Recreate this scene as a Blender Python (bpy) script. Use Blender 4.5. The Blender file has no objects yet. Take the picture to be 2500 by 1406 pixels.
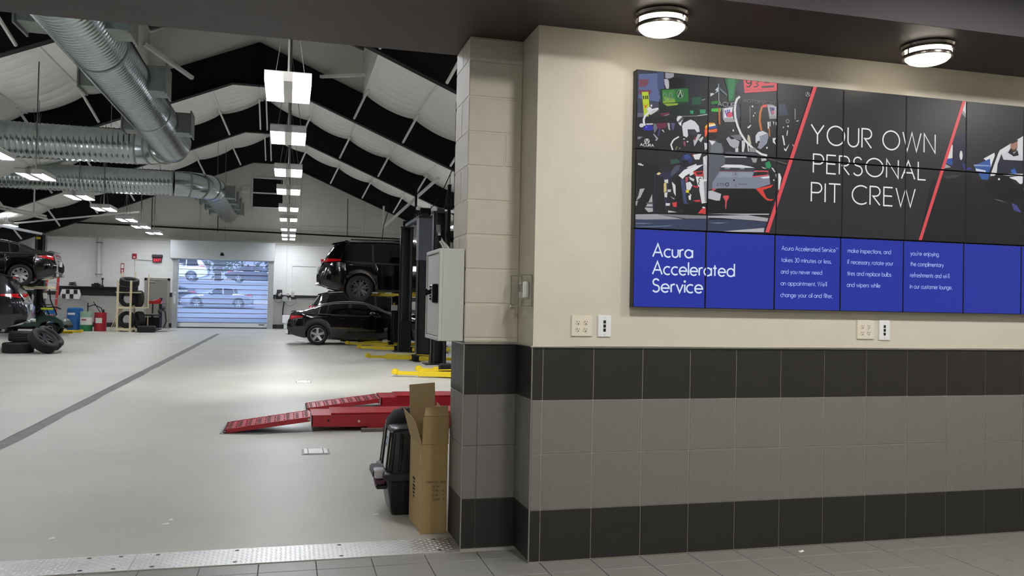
import bpy, bmesh, math, random
from mathutils import Vector, Matrix
from mathutils.geometry import tessellate_polygon
random.seed(7)
C = bpy.context.scene.collection
PI = math.pi
def lin(h):
    o = []
    for i in (0, 2, 4):
        c = int(h[i:i+2], 16)/255
        o.append(c/12.92 if c <= .04045 else ((c+.055)/1.055)**2.4)
    return tuple(o)

SKY = 3.0
SUN = 17
LOUNGE = 42
TUBE = 32
LENSE = 37
SCREEN = .9
LAMP = 10
UPL = 26
# ---------------------------------------------------------------- camera
cam = bpy.data.cameras.new('camera'); cam.sensor_fit = 'HORIZONTAL'; cam.sensor_width = 36
cam.lens = 2050.1/2500*36; cam.clip_start = .05; cam.clip_end = 400
co = bpy.data.objects.new('camera', cam); C.objects.link(co)
A_ = Vector(((0.96623666, 0.02340496, 0.25659096))); B_ = Vector(((-0.25690082, 0.01131306, 0.96637156))); U_ = Vector(((0.01971505, -0.99966205, 0.01694385)))
# rows of the camera-to-world matrix are the world axes written in camera axes (x right, y down, z forward)
m = Matrix(((A_[0], -A_[1], -A_[2], 0), (B_[0], -B_[1], -B_[2], 0), (U_[0], -U_[1], -U_[2], 1.45), (0, 0, 0, 1)))
co.matrix_world = m
bpy.context.scene.camera = co
vs = bpy.context.scene.view_settings
vs.view_transform = 'Standard'; vs.look = 'None'; vs.gamma = 1; vs.exposure = 0.0; vs.use_curve_mapping = False
# ---------------------------------------------------------------- sky
w = bpy.data.worlds.new('world'); bpy.context.scene.world = w; w.use_nodes = True
nt = w.node_tree; bg = nt.nodes['Background']
sk = nt.nodes.new('ShaderNodeTexSky'); sk.sky_type = 'PREETHAM'; sk.sun_direction = (-.3, -.5, .8); sk.turbidity = 4
wm_ = nt.nodes.new('ShaderNodeMix'); wm_.data_type = 'RGBA'; wm_.inputs[0].default_value = .6; wm_.inputs[7].default_value = (.75, .8, .86, 1)
nt.links.new(sk.outputs[0], wm_.inputs[6]); nt.links.new(wm_.outputs[2], bg.inputs[0]); bg.inputs[1].default_value = SKY
sl = bpy.data.lights.new('sun', 'SUN'); sl.energy = SUN; sl.angle = .3; sl.color = (1, .97, .92)
so = bpy.data.objects.new('sun', sl); C.objects.link(so); so.rotation_euler = (math.radians(48), math.radians(-10), 0)
# ceiling lamps of the lounge behind the camera
def area(name, loc, size, power, color=(1, .965, .91)):
    l = bpy.data.lights.new(name, 'AREA'); l.shape = 'DISK'; l.size = size; l.energy = power; l.color = color
    o = bpy.data.objects.new(name, l); C.objects.link(o); o.location = loc
for x, y, k in ((1.7, 2.75, 1), (3.7, 2.75, 1.05), (5.7, 2.75, 1.1), (-.6, 1.6, .75), (-3.0, 1.6, .6), (1.4, -.8, 1), (4.2, -.8, 1)):
    area('lounge_lamp', (x, y, 3.29), .30, LOUNGE*k)

# ---------------------------------------------------------------- materials
MATS = {}
def mat(name, hexc, rough=.5, metal=0, var=0, vs_=3., bump=0, bs=40., coat=0, emit=None, es=0, spec=.5, stretch=None, hex2=None, rvar=0):
    if name in MATS: return MATS[name]
    M = bpy.data.materials.new(name); M.use_nodes = True; t = M.node_tree; p = t.nodes['Principled BSDF']
    c = lin(hexc); p.inputs['Base Color'].default_value = (*c, 1)
    p.inputs['Roughness'].default_value = rough; p.inputs['Metallic'].default_value = metal
    p.inputs['Coat Weight'].default_value = coat; p.inputs['Coat Roughness'].default_value = .04
    p.inputs['Specular IOR Level'].default_value = spec
    tc = t.nodes.new('ShaderNodeTexCoord'); src = tc.outputs['Object']
    if stretch:
        mp = t.nodes.new('ShaderNodeMapping'); mp.inputs['Scale'].default_value = stretch
        t.links.new(src, mp.inputs[0]); src = mp.outputs[0]
    if var:
        n = t.nodes.new('ShaderNodeTexNoise'); n.inputs['Scale'].default_value = vs_; n.inputs['Detail'].default_value = 5; n.inputs['Roughness'].default_value = .6
        t.links.new(src, n.inputs['Vector'])
        r = t.nodes.new('ShaderNodeValToRGB'); e = r.color_ramp.elements
        e[0].position = .3; e[1].position = .7
        d = lin(hex2) if hex2 else tuple(v*(1-var) for v in c)
        e[0].color = (*d, 1); e[1].color = (*(c if hex2 else tuple(min(1, v*(1+var*.5)) for v in c)), 1)
        t.links.new(n.outputs[0], r.inputs[0]); t.links.new(r.outputs[0], p.inputs['Base Color'])
        if rvar:
            mr = t.nodes.new('ShaderNodeMapRange'); mr.inputs['To Min'].default_value = rough-rvar; mr.inputs['To Max'].default_value = rough+rvar
            t.links.new(n.outputs[0], mr.inputs[0]); t.links.new(mr.outputs[0], p.inputs['Roughness'])
    if bump:
        n = t.nodes.new('ShaderNodeTexNoise'); n.inputs['Scale'].default_value = bs; n.inputs['Detail'].default_value = 4
        t.links.new(src, n.inputs['Vector'])
        b = t.nodes.new('ShaderNodeBump'); b.inputs['Strength'].default_value = bump; b.inputs['Distance'].default_value = .01
        t.links.new(n.outputs[0], b.inputs['Height']); t.links.new(b.outputs[0], p.inputs['Normal'])
    if emit:
        p.inputs['Emission Color'].default_value = (*lin(emit), 1); p.inputs['Emission Strength'].default_value = es
    MATS[name] = M; return M
def glassy(name, tint, trans, diff=0., gloss=.08, rough=.02, dcol='ffffff'):
    if name in MATS: return MATS[name]
    M = bpy.data.materials.new(name); M.use_nodes = True; t = M.node_tree; t.nodes.remove(t.nodes['Principled BSDF'])
    out = t.nodes['Material Output']
    tr = t.nodes.new('ShaderNodeBsdfTransparent'); tr.inputs[0].default_value = (*[v*trans for v in lin(tint)], 1)
    gl = t.nodes.new('ShaderNodeBsdfGlossy'); gl.inputs['Roughness'].default_value = rough
    mx = t.nodes.new('ShaderNodeMixShader'); mx.inputs[0].default_value = gloss
    t.links.new(tr.outputs[0], mx.inputs[1]); t.links.new(gl.outputs[0], mx.inputs[2]); last = mx
    if diff:
        td = t.nodes.new('ShaderNodeBsdfTranslucent'); td.inputs[0].default_value = (*lin(dcol), 1)
        m2 = t.nodes.new('ShaderNodeMixShader'); m2.inputs[0].default_value = diff
        t.links.new(last.outputs[0], m2.inputs[1]); t.links.new(td.outputs[0], m2.inputs[2]); last = m2
    t.links.new(last.outputs[0], out.inputs[0]); MATS[name] = M; return M
def emis(name, hexc, s):
    if name in MATS: return MATS[name]
    M = bpy.data.materials.new(name); M.use_nodes = True; t = M.node_tree; t.nodes.remove(t.nodes['Principled BSDF'])
    e = t.nodes.new('ShaderNodeEmission'); e.inputs[0].default_value = (*lin(hexc), 1); e.inputs[1].default_value = s
    t.links.new(e.outputs[0], t.nodes['Material Output'].inputs[0]); MATS[name] = M; return M

# ---------------------------------------------------------------- mesh builder
class MB:
    def __init__(s): s.v = []; s.f = []; s.c = None
    def add(s, vs, fs):
        n = len(s.v); s.v += [tuple(p) for p in vs]; s.f += [tuple(i+n for i in q) for q in fs]; return s
    def box(s, x0, x1, y0, y1, z0, z1):
        return s.add([(x0,y0,z0),(x1,y0,z0),(x1,y1,z0),(x0,y1,z0),(x0,y0,z1),(x1,y0,z1),(x1,y1,z1),(x0,y1,z1)],
                     [(0,3,2,1),(4,5,6,7),(0,1,5,4),(1,2,6,5),(2,3,7,6),(3,0,4,7)])
    def cbox(s, c, d): return s.box(c[0]-d[0]/2, c[0]+d[0]/2, c[1]-d[1]/2, c[1]+d[1]/2, c[2]-d[2]/2, c[2]+d[2]/2)
    def frustum(s, r0, z0, r1, z1):   # rects (x0,x1,y0,y1) at two heights
        a, b = r0, r1
        return s.add([(a[0],a[2],z0),(a[1],a[2],z0),(a[1],a[3],z0),(a[0],a[3],z0),(b[0],b[2],z1),(b[1],b[2],z1),(b[1],b[3],z1),(b[0],b[3],z1)],
                     [(0,3,2,1),(4,5,6,7),(0,1,5,4),(1,2,6,5),(2,3,7,6),(3,0,4,7)])
    def bar(s, p, q, w, h=None, up=(0,0,1)):
        h = h or w; p = Vector(p); q = Vector(q); d = (q-p).normalized(); u = Vector(up)
        if abs(d.dot(u)) > .98: u = Vector((1,0,0))
        r = d.cross(u).normalized(); u = r.cross(d).normalized(); r *= w/2; u *= h/2
        vs = [p-r-u, p+r-u, p+r+u, p-r+u, q-r-u, q+r-u, q+r+u, q-r+u]
        return s.add(vs, [(0,3,2,1),(4,5,6,7),(0,1,5,4),(1,2,6,5),(2,3,7,6),(3,0,4,7)])
    def tube(s, pts, r, n=8, cap=True, closed=False):
        pts = [Vector(p) for p in pts]; N = len(pts); vs = []; prev = None
        for i, p in enumerate(pts):
            a = pts[(i-1) % N] if (closed or i) else p; b = pts[(i+1) % N] if (closed or i < N-1) else p
            d = (b-a).normalized()
            if prev is None:
                u = Vector((0,0,1)) if abs(d.z) < .9 else Vector((1,0,0))
                x = d.cross(u).normalized()
            else: x = (prev - d*prev.dot(d)).normalized()
            prev = x; y = d.cross(x); rr = r[i] if isinstance(r, (list, tuple)) else r
            vs += [p + x*(rr*math.cos(2*PI*k/n)) + y*(rr*math.sin(2*PI*k/n)) for k in range(n)]
        fs = []
        for i in range(N if closed else N-1):
            j = (i+1) % N
            fs += [(i*n+k, i*n+(k+1) % n, j*n+(k+1) % n, j*n+k) for k in range(n)]
        if cap and not closed: fs += [tuple(range(n))[::-1], tuple(range((N-1)*n, N*n))]
        return s.add(vs, fs)
    def cyl(s, p, q, r, n=16): return s.tube([p, q], r, n)
    def lathe(s, prof, o=(0,0,0), axis='z', n=24, cap=True):
        vs = []
        for r, h in prof:
            for k in range(n):
                a = 2*PI*k/n; c, d = r*math.cos(a), r*math.sin(a)
                vs.append({'z': (o[0]+c, o[1]+d, o[2]+h), 'y': (o[0]+c, o[1]+h, o[2]-d), 'x': (o[0]+h, o[1]+c, o[2]+d)}[axis])
        fs = [(i*n+k, i*n+(k+1) % n, (i+1)*n+(k+1) % n, (i+1)*n+k) for i in range(len(prof)-1) for k in range(n)]
        if cap: fs += [tuple(range(n))[::-1], tuple(range((len(prof)-1)*n, len(prof)*n))]
        return s.add(vs, fs)
    def prism(s, poly, plane, d0, d1):
        """poly of 2D points; plane 'xz' extrudes along y, 'yz' along x, 'xy' along z"""
        n = len(poly); g = {'xz': lambda a, b, d: (a, d, b), 'yz': lambda a, b, d: (d, a, b), 'xy': lambda a, b, d: (a, b, d)}[plane]
        vs = [g(a, b, d0) for a, b in poly] + [g(a, b, d1) for a, b in poly]
        tri = tessellate_polygon([[Vector((a, b, 0)) for a, b in poly]])
        fs = [tuple(t) for t in tri] + [tuple(i+n for i in t[::-1]) for t in tri]
        fs += [(i, (i+1) % n, (i+1) % n+n, i+n) for i in range(n)]
        return s.add(vs, fs)
    def grid(s, fn, nu, nv, flip=False):
        vs = [fn(i/nu, j/nv) for i in range(nu+1) for j in range(nv+1)]; k = nv+1
        fs = [(i*k+j, (i+1)*k+j, (i+1)*k+j+1, i*k+j+1) for i in range(nu) for j in range(nv)]
        return s.add(vs, [f[::-1] for f in fs] if flip else fs)
    def sphere(s, c, r, n=12, m=8):
        rr = r if isinstance(r, (tuple, list)) else (r, r, r)
        return s.grid(lambda u, v: (c[0]+rr[0]*math.cos(2*PI*u)*math.sin(PI*v), c[1]+rr[1]*math.sin(2*PI*u)*math.sin(PI*v), c[2]+rr[2]*math.cos(PI*v)), n, m, True)
KIDS = {}; WORLD = {}
def mesh(name, mb, smooth=False, bevel=0, fixn=True, seg=1):
    me = bpy.data.meshes.new(name); me.from_pydata(mb.v, [], mb.f)
    if bevel or fixn:
        bm = bmesh.new(); bm.from_mesh(me)
        if smooth: bmesh.ops.remove_doubles(bm, verts=bm.verts, dist=1e-6)
        bmesh.ops.recalc_face_normals(bm, faces=bm.faces)
        if bevel:
            es = [e for e in bm.edges if len(e.link_faces) == 2 and e.calc_face_angle(0) > .5]
            bmesh.ops.bevel(bm, geom=es, offset=bevel, segments=seg, affect='EDGES', clamp_overlap=True)
        bm.to_mesh(me); bm.free()
    if smooth: me.shade_smooth(); 
    me.update(); return me
def link(o, parent=None):
    C.objects.link(o)
    if parent is not None:
        o.parent = parent; KIDS.setdefault(parent.name, []).append(o)
        if parent.name in WORLD: o.matrix_parent_inverse = WORLD[parent.name]
    return o
def obj(name, mb, m_, parent=None, smooth=False, bevel=0, seg=1, ang=None, label=None):
    me = mb if isinstance(mb, bpy.types.Mesh) else mesh(name, mb, smooth, bevel, seg=seg)
    if not me.materials: me.materials.append(m_)
    if ang and not isinstance(mb, bpy.types.Mesh): me.set_sharp_from_angle(angle=math.radians(ang))
    o = bpy.data.objects.new(name, me)
    if label: o['label'] = label
    return link(o, parent)
def tag(o, label, cat, group=None):
    o['label'] = label; o['category'] = cat
    if group: o['group'] = group
    return o
def thing(name, label, cat, loc=(0,0,0), rz=0, group=None, world=True):
    """Empty at the base of a thing; with world=True its parts are given in room coordinates"""
    o = bpy.data.objects.new(name, None); o.empty_display_size = .1; C.objects.link(o); o.location = loc; o.rotation_euler = (0, 0, rz)
    if world: WORLD[o.name] = (Matrix.Translation(loc) @ Matrix.Rotation(rz, 4, 'Z')).inverted()
    return tag(o, label, cat, group)
def struct(name, mb, m_, parent=None, **k):
    o = obj(name, mb, m_, parent, **k)
    if parent is None: o['kind'] = 'structure'
    return o
def copy_tree(o, parent=None):
    c = o.copy(); C.objects.link(c)
    if parent is not None: c.parent = parent; KIDS.setdefault(parent.name, []).append(c)
    for k in KIDS.get(o.name, []): copy_tree(k, c)
    return c
ORD = ['first','second','third','fourth','fifth','sixth','seventh','eighth','ninth','tenth','eleventh']
# ================================================================ SETTING
cream = mat('cream_paint', 'd4cec0', .6, var=.04, vs_=6, bump=.08, bs=160)
cmu = mat('block_paint', 'd6d0c2', .5, var=.05, vs_=9, bump=.1, bs=140)
brown = mat('brown_ceiling', '393230', .5, var=.06, vs_=5, bump=.1, bs=120)
fascia_m = mat('grey_fascia', '4a484b', .65, var=.05, vs_=5)
grout = mat('grout', '6e6c67', .8, var=.1, vs_=30)
fgrout = mat('floor_grout', '4e4d4a', .8)
tdark = mat('dark_tile', '2b2a29', .45, var=.1, vs_=9, bump=.08, bs=90)
tgrey = mat('grey_tile', '7d7b77', .45, var=.16, vs_=130, bump=.1, bs=120)
tfloor = mat('floor_tile', '858480', .42, var=.07, vs_=7, bump=.06, bs=80, rvar=.06)
chrome = mat('satin_steel', 'c9c9c7', .28, 1)
ZC = 3.014
# --- lounge floor with tiles
fl = struct('floor', MB().box(-5, 7.5, -4, 4.785, -.2, -.006), fgrout)
fb = MB().box(-5, 7.5, -4, 2.2, -.006, 0)
struct('floor_field', fb.box(-5, -1.65, 2.2, 4.78, -.006, 0), tfloor, fl)
g = .0022
ys = [2.205+.3027*k for k in range(9)]
tmesh = {}
for i in range(-10, 15):
    x0 = 1.387+.3022*i
    for j in range(8+1):
        y0, y1 = ys[j]-.0, ys[j]+.3027
        if j == 8: y0, y1 = 4.627, 4.782
        a, b = x0, x0+.3022
        if y1 > 4.51 and a > 1.30:
            y1 = 4.513
            if y0 > 4.5: continue
        if a >= 5.6: continue
        key = round(y1-y0, 3)
        if key not in tmesh: tmesh[key] = mesh('floor_tile', MB().box(0, .3022-2*g, 0, (y1-y0)-2*g, -.006, 0), bevel=.0012)
        o = obj('floor_tile', tmesh[key], tfloor, fl); o.location = (a+g, y0+g, random.uniform(-.0004, .0003))
# --- garage floor
conc = mat('polished_concrete', 'b9b8af', .45, spec=.3, var=.16, vs_=.55, hex2='a8a79e', bump=.03, bs=3, rvar=.05)
gf = struct('floor', MB().box(-13.5, 11.5, 4.785, 40.75, -.25, 0), conc)
patch = mat('trench_patch', '6c6c69', .6, var=.2, vs_=6)
mb = MB(); n = 60; L_ = []; R_ = []
for i in range(n+1):
    y = 5.3+(34.4-5.3)*i/n; L_.append((-2.665+random.uniform(-.004, .004), y)); R_.append((-2.515+random.uniform(-.018, .014), y))
for i in range(n): mb.add([(*L_[i], .0015), (*R_[i], .0015), (*R_[i+1], .0015), (*L_[i+1], .0015)], [(0, 1, 2, 3)])
mb2 = MB()
for i in range(n): mb2.add([(L_[i][0]-.012, L_[i][1], .0022), (L_[i][0], L_[i][1], .0022), (*L_[i+1], .0022), (L_[i+1][0]-.012, L_[i+1][1], .0022)], [(0, 1, 2, 3)])
st = struct('trim_1', mb, patch); struct('joint_line', mb2, mat('joint_black', '2a2a29', .8), st)
# --- walls of the lounge
wm = struct('wall_front', MB().box(1.326, 7.5, 4.514, 4.70, 0, 3.3).box(1.326, 1.6, 4.70, 5.24, 0, 3.3), cream)
struct('wall_right', MB().box(7.5, 7.65, -4, 5.24, 0, 3.6), cream)
struct('wall_back', MB().box(-5.15, 7.65, -4.15, -4, 0, 3.6), cream)
struct('wall_left', MB().box(-5.15, -5, -4, 5.05, 0, 3.6), cream)
# ceiling: lowered soffit along the wall, higher ceiling behind the camera
cl = struct('ceiling', MB().box(-5, 7.5, 3.86, 5.24, ZC, 3.3), brown)
struct('fascia', MB().box(-5, 7.5, 3.85, 3.86, ZC, 3.32), fascia_m, cl)
struct('upper_ceiling', MB().box(-5.15, 7.65, -4.15, 3.86, 3.32, 3.4), fascia_m, cl)
# --- block pillar
pil = struct('wall_pillar', MB().box(1.006, 1.326, 4.842, 5.235, 0, 3.02), grout)
core = struct('mortar_core', MB().box(1.003, 1.325, 4.839, 5.237, 1.21, 3.014), cmu, pil)
zj = [1.212, 1.233, 1.437, 1.64, 1.843, 2.047, 2.25, 2.452, 2.661, 2.877, 3.014]
bg_ = .0035
for k in range(len(zj)-1):
    z0, z1 = zj[k]+bg_, zj[k+1]-bg_
    if k % 2 == 0:
        rects = [(1.0, 1.222, 4.835, 5.24), (1.226, 1.3255, 4.835, 5.24)] if k in (2, 6) else [(1.0, 1.3255, 4.835, 5.24)]
        if k == 2: rects = [(1.0, 1.3255, 4.835, 5.24)]
    else: rects = [(1.0, 1.3255, 4.835, 5.035), (1.0, 1.3255, 5.041, 5.24)]
    for r in rects: struct('block', MB().box(*r, z0, z1), cmu, pil, bevel=.005 if z1-z0 > .04 else .002)
# --- wainscot tiles
rows = [(0.004, .290, tdark), (.290, .603, tgrey), (.603, .9035, tgrey), (.9035, 1.197, tdark)]
def wt(x0, x1, y0, y1, z0, z1, m_, par): struct('wall_tile', MB().box(x0, x1, y0, y1, z0, z1), m_, par, bevel=.0012)
g = .0016
for z0, z1, m_ in rows:
    xs = [1.3265]+[1.387+.3022*k for k in range(20)]
    for a, b in zip(xs, xs[1:]): wt(a+g, b-g, 4.5105, 4.516, z0+g, z1-g, m_, wm)
    wt(1.3225, 1.328, 4.5145, 4.723, z0+g, z1-g, m_, wm); wt(1.3225, 1.328, 4.727, 4.840, z0+g, z1-g, m_, wm)
    for a, b in ((1.003, 1.087), (1.090, 1.3225)): wt(a, b, 4.8385, 4.844, z0+g, z1-g, m_, pil)
    for a, b in ((4.842, 5.118), (5.122, 5.24)): wt(1.0025, 1.008, a, b, z0+g, z1-g, m_, pil)
t2 = struct('trim_2', MB().box(1.3185, 1.3275, 4.5065, 4.5155, 0, 1.2), chrome, bevel=.003)
struct('trim_3', MB().box(.998, 1.007, 4.834, 4.843, 0, 1.2), chrome, bevel=.003)
struct('trim_4', MB().box(1.3115, 7.5, 4.502, 4.516, 1.197, 1.2085), chrome, bevel=.003)
struct('trim_5', MB().box(.991, 1.322, 4.828, 4.842, 1.197, 1.2085).box(1.3115, 1.327, 4.516, 4.83, 1.197, 1.2085).box(.991, 1.006, 4.842, 5.24, 1.197, 1.2085), chrome, bevel=.003)
# --- tread plate threshold
alu = mat('tread_aluminium', 'd2d2cf', .46, 1, var=.12, vs_=4, rvar=.08)
screwm = mat('dark_screw', '4a4a48', .4, .8)
for x0, x1, lab in ((-3.3, -.785, 'left length of bright aluminium tread plate across the garage threshold'), (-.779, .993, 'right length of aluminium tread plate reaching the tiled pillar')):
    o = thing('threshold_plate', lab, 'threshold', ((x0+x1)/2, 4.93, 0), group='threshold plates')
    obj('plate', MB().box(x0, x1, 4.787, 5.08, .0, .005), alu, o)
    d = MB(); k = 0
    for i in range(int((x1-x0)/.026)):
        for j in range(11):
            cx = x0+.016+.026*i; cy = 4.80+.026*j; s = 1 if (i+j) % 2 else -1
            a = .0115; b = .0035; ux, uy = .7071, .7071*s
            d.add([(cx-a*ux, cy-a*uy, .0048), (cx+b*uy, cy-b*ux, .0048), (cx+a*ux, cy+a*uy, .0048), (cx-b*uy, cy+b*ux, .0048), (cx-.4*a*ux, cy-.4*a*uy, .0066), (cx+.4*a*ux, cy+.4*a*uy, .0066)],
                  [(0, 1, 4), (1, 2, 5), (1, 5, 4), (2, 3, 5), (3, 0, 4), (3, 4, 5)])
    q = obj('tread_lugs', d, alu, o); q['kind'] = 'stuff'
    xx = x0+.13
    for x in ([-1.02, -.86] if x0 < -1 else [-.67, -.25, .32, .88]):
        for y in (4.83, 5.045): obj('screw', MB().lathe([(.012, .004), (.012, .0066), (.007, .0076)], (x, y, 0), 'z', 12), screwm, o)
# small white hatches in the garage floor
wht = mat('white_enamel', 'dcdcd6', .45, var=.08, vs_=9)
for n_, (x0, x1, y0, y1), lab in ((1, (.17, .387, 8.03, 8.28), 'white metal floor hatch nearest the tread plate, below the red ramps'), (2, (.17, .39, 14.83, 15.12), 'white metal floor hatch further back, beyond the red ramps'), (3, (.28, .54, 28.7, 29.1), 'distant white floor hatch beside the parked black saloon')):
    o = thing('floor_hatch', lab, 'floor hatch', ((x0+x1)/2, (y0+y1)/2, 0), group='floor hatches')
    obj('frame', MB().box(x0-.02, x1+.02, y0-.02, y1+.02, 0, .003), mat('hatch_edge', '8f8f8b', .6), o)
    obj('lid', MB().box(x0, x1, y0, y1, .0, .012), wht, o, bevel=.003)
    for xq in (x0+.035, x1-.043): obj('strip', MB().box(xq, xq+.008, y0, y1, .011, .0135), patch, o)
# ================================================================ GARAGE SHELL
white = mat('white_block_paint', 'e3e4e2', .55, var=.05, vs_=1.2)
gable = mat('gable_board', 'cbc9c1', .75, var=.05, vs_=1.0)
black = mat('black_steel', '101012', .7, var=.2, vs_=3, spec=.2)
insul = mat('white_insulation', 'e0e0d8', .55, bump=.5, bs=9)
whitebar = mat('white_bar', 'dcdcd8', .5)
XR = -.97; SL = .42; ZA = 8.72
def roof(x): return ZA-SL*abs(x-XR)
YB = 40.6
greyb = mat('grey_block_paint', 'a3a29d', .55, var=.06, vs_=2)
stripe = mat('black_stripe', '1b1b1c', .5)
# far wall with door opening (-4.85..-0.93, 0..3.1), man door hole closed
far = MB()
def quadY(m_, x0, x1, z0, z1): m_.box(x0, x1, YB, YB+.25, z0, z1)
quadY(far, -13.5, -4.86, 1.58, 3.92); quadY(far, -.93, 11.5, 1.58, 3.92); quadY(far, -4.86, -.93, 3.1, 3.92)
wf = struct('wall_far', far, white)
gr = MB(); quadY(gr, -13.5, -4.86, .2, 1.38); quadY(gr, -.93, 11.5, .2, 1.38); struct('grey_band', gr, greyb, wf)
sb = MB(); quadY(sb, -13.5, -4.86, 1.38, 1.58); quadY(sb, -.93, 11.5, 1.38, 1.58); quadY(sb, -13.5, -4.86, 0, .2); quadY(sb, -.93, 11.5, 0, .2); struct('black_band', sb, stripe, wf)
gb = MB().prism([(-12.4, 3.92), (10.46, 3.92), (XR, ZA)], 'xz', YB-.06, YB+.2)
struct('gable_board', gb, gable, wf)
lt = MB().box(-13.5, 11.5, YB-.12, YB-.06, 3.92, 3.98)
struct('ledge', lt, gable, wf)
sm = MB()
for x in (-4.0, -2.9, .45, 3.4): sm.box(x, x+.012, YB-.066, YB-.059, 3.98, roof(x)-.1)
sm.box(.45, 3.4, YB-.066, YB-.059, 4.85, 4.862).box(-13.3, 11, YB-.066, YB-.059, 4.6, 4.612)
struct('board_seam', sm, mat('seam_grey', '8a8880', .8), wf)
# block joints of the white wall, fine lines
bj = MB()
for k in range(11): bj.box(-13.5, -5.2, YB-.002, YB+.01, 1.78+.203*k, 1.785+.203*k).box(-.6, 11.5, YB-.002, YB+.01, 1.78+.203*k, 1.785+.203*k)
struct('block_joint', bj, mat('joint_white', 'c8c9c8', .7), wf)
# side walls, front wall over the opening
struct('wall_left', MB().box(-13.7, -13.5, 4.785, 40.85, 0, roof(-13.5)), white)
struct('wall_right', MB().box(11.5, 11.7, 4.785, 40.85, 0, roof(11.5)), white)
hd = MB().prism([(-13.5, ZC+.01), (11.5, ZC+.01), (11.5, roof(11.5)), (XR, ZA), (-13.5, roof(-13.5))], 'xz', 5.06, 5.236).box(-13.5, -5, 5.06, 5.236, 0, ZC+.02).box(1.6, 11.5, 5.06, 5.236, 0, ZC+.02)
struct('wall_header', hd, brown)
# --- roof: frames, insulation panels, purlins, braces
rf = struct('ceiling', MB().prism([(-13.7, roof(-13.7)+.14), (XR, ZA+.14), (11.7, roof(11.7)+.14), (11.7, roof(11.7)+.28), (XR, ZA+.28), (-13.7, roof(-13.7)+.28)], 'xz', 25.2, 40.9)
     .prism([(-13.7, roof(-13.7)+.14), (-3.92, roof(-3.92)+.14), (-3.92, roof(-3.92)+.28), (-13.7, roof(-13.7)+.28)], 'xz', 5.0, 25.2)
     .prism([(11.7, roof(11.7)+.14), (1.98, roof(1.98)+.14), (1.98, roof(1.98)+.28), (11.7, roof(11.7)+.28)], 'xz', 5.0, 25.2), gable)
FY = [10.7, 17.9, 25.1, 32.3, 39.5]
def zbot(x):
    d = abs(x-XR)
    return 7.53 if d < .72 else 7.53-SL*(d-.72)
xsf = [-13.45, -8, -4, XR-.72, XR, XR+.72, 3, 7, 11.45]
for y in FY:
    web = MB(); fl_ = MB(); ft = MB()
    top = [(x, roof(x)) for x in xsf]; bot = [(x, zbot(x)) for x in xsf]
    web.prism(top+bot[::-1], 'xz', y-.008, y+.008)
    for a, b in zip(bot, bot[1:]): fl_.bar((a[0], y, a[1]), (b[0], y, b[1]), .24, .03)
    for a, b in zip(top, top[1:]): ft.bar((a[0], y, a[1]+.01), (b[0], y, b[1]+.01), .24, .03)
    o = struct('roof_frame', web, black, rf); struct('bottom_flange', fl_, black, o); struct('top_flange', ft, black, o)
    for x in (-13.3, 11.3): struct('column', MB().box(x-.15, x+.15, y-.12, y+.12, 0, zbot(x)), black, o)
    struct('ridge_plate', MB().box(XR-.02, XR+.02, y-.1, y+.1, 7.5, ZA), black, o)
# insulation panels: shared bulged mesh, between purlins 1.45 m apart (in plan)
PW = 1.45
def bulge(flip, L, W=PW):
    nv, nu = 72, 8
    rnd = random.Random(3)
    ph = [rnd.uniform(-.02, .02) for _ in range(nv+1)]
    def fn(u, v):
        x = u*W*(-1 if flip else 1); y = v*L
        s = math.sin(PI*u)**.7; wv = 1-(1-abs(math.sin(PI*(v*L/.55)+.9*s*math.sin(v*5))))**4
        z = -.05*s-.10*wv*(.25+.75*s)+ph[int(v*nv)]*.35 - SL*u*W
        return (x, y, z)
    return MB().grid(fn, nu, nv, flip=not flip)
lens = {}
bays = [(5.24, 10.58)]+[(FY[i]+.12, FY[i+1]-.12) for i in range(4)]+[(39.62, 40.55)]
for bi, (ya, yb) in enumerate(bays):
    L = yb-ya
    for fl2 in (0, 1):
        key = (fl2, round(L, 2))
        if key not in lens: lens[key] = mesh('insulation_panel', bulge(fl2, L), True)
        for k in range(8):
            d = .12+PW*k; x = XR-d if fl2 else XR+d
            if bi <= 2 and ((k < 2)): continue   # raised lantern over the near bays
            if d+PW > 12.6: continue
            o = obj('insulation_panel', lens[key], insul, rf); o.location = (x, ya, ZA-SL*d+.06)
            p = MB().bar((x, ya, ZA-SL*d+.02), (x, yb, ZA-SL*d+.02), .07, .05)
            struct('purlin', p, whitebar, rf)
    if bi > 2: struct('ridge_cap', MB().bar((XR, ya, ZA+.03), (XR, yb, ZA+.03), .28, .08), insul, rf)
# fly braces
for y in FY[1:]:
    for sgn in (-1, 1):
        for k in range(0, 8):
            d = .12+PW*k; x = XR+sgn*d
            if y < 26 and k < 2: continue
            if d > 11: continue
            if k == 0: continue
            struct('brace', MB().bar((x, y-.95, roof(x)-.02), (x-sgn*.32, y-.10, zbot(x-sgn*.32)+.05), .05, .05), whitebar, rf)
        if y > 26: struct('brace', MB().bar((XR+sgn*.12-.1, y-.9, ZA-.15), (XR+sgn*.12-.06, y-.1, 7.62), .05, .05), whitebar, rf)
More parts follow.
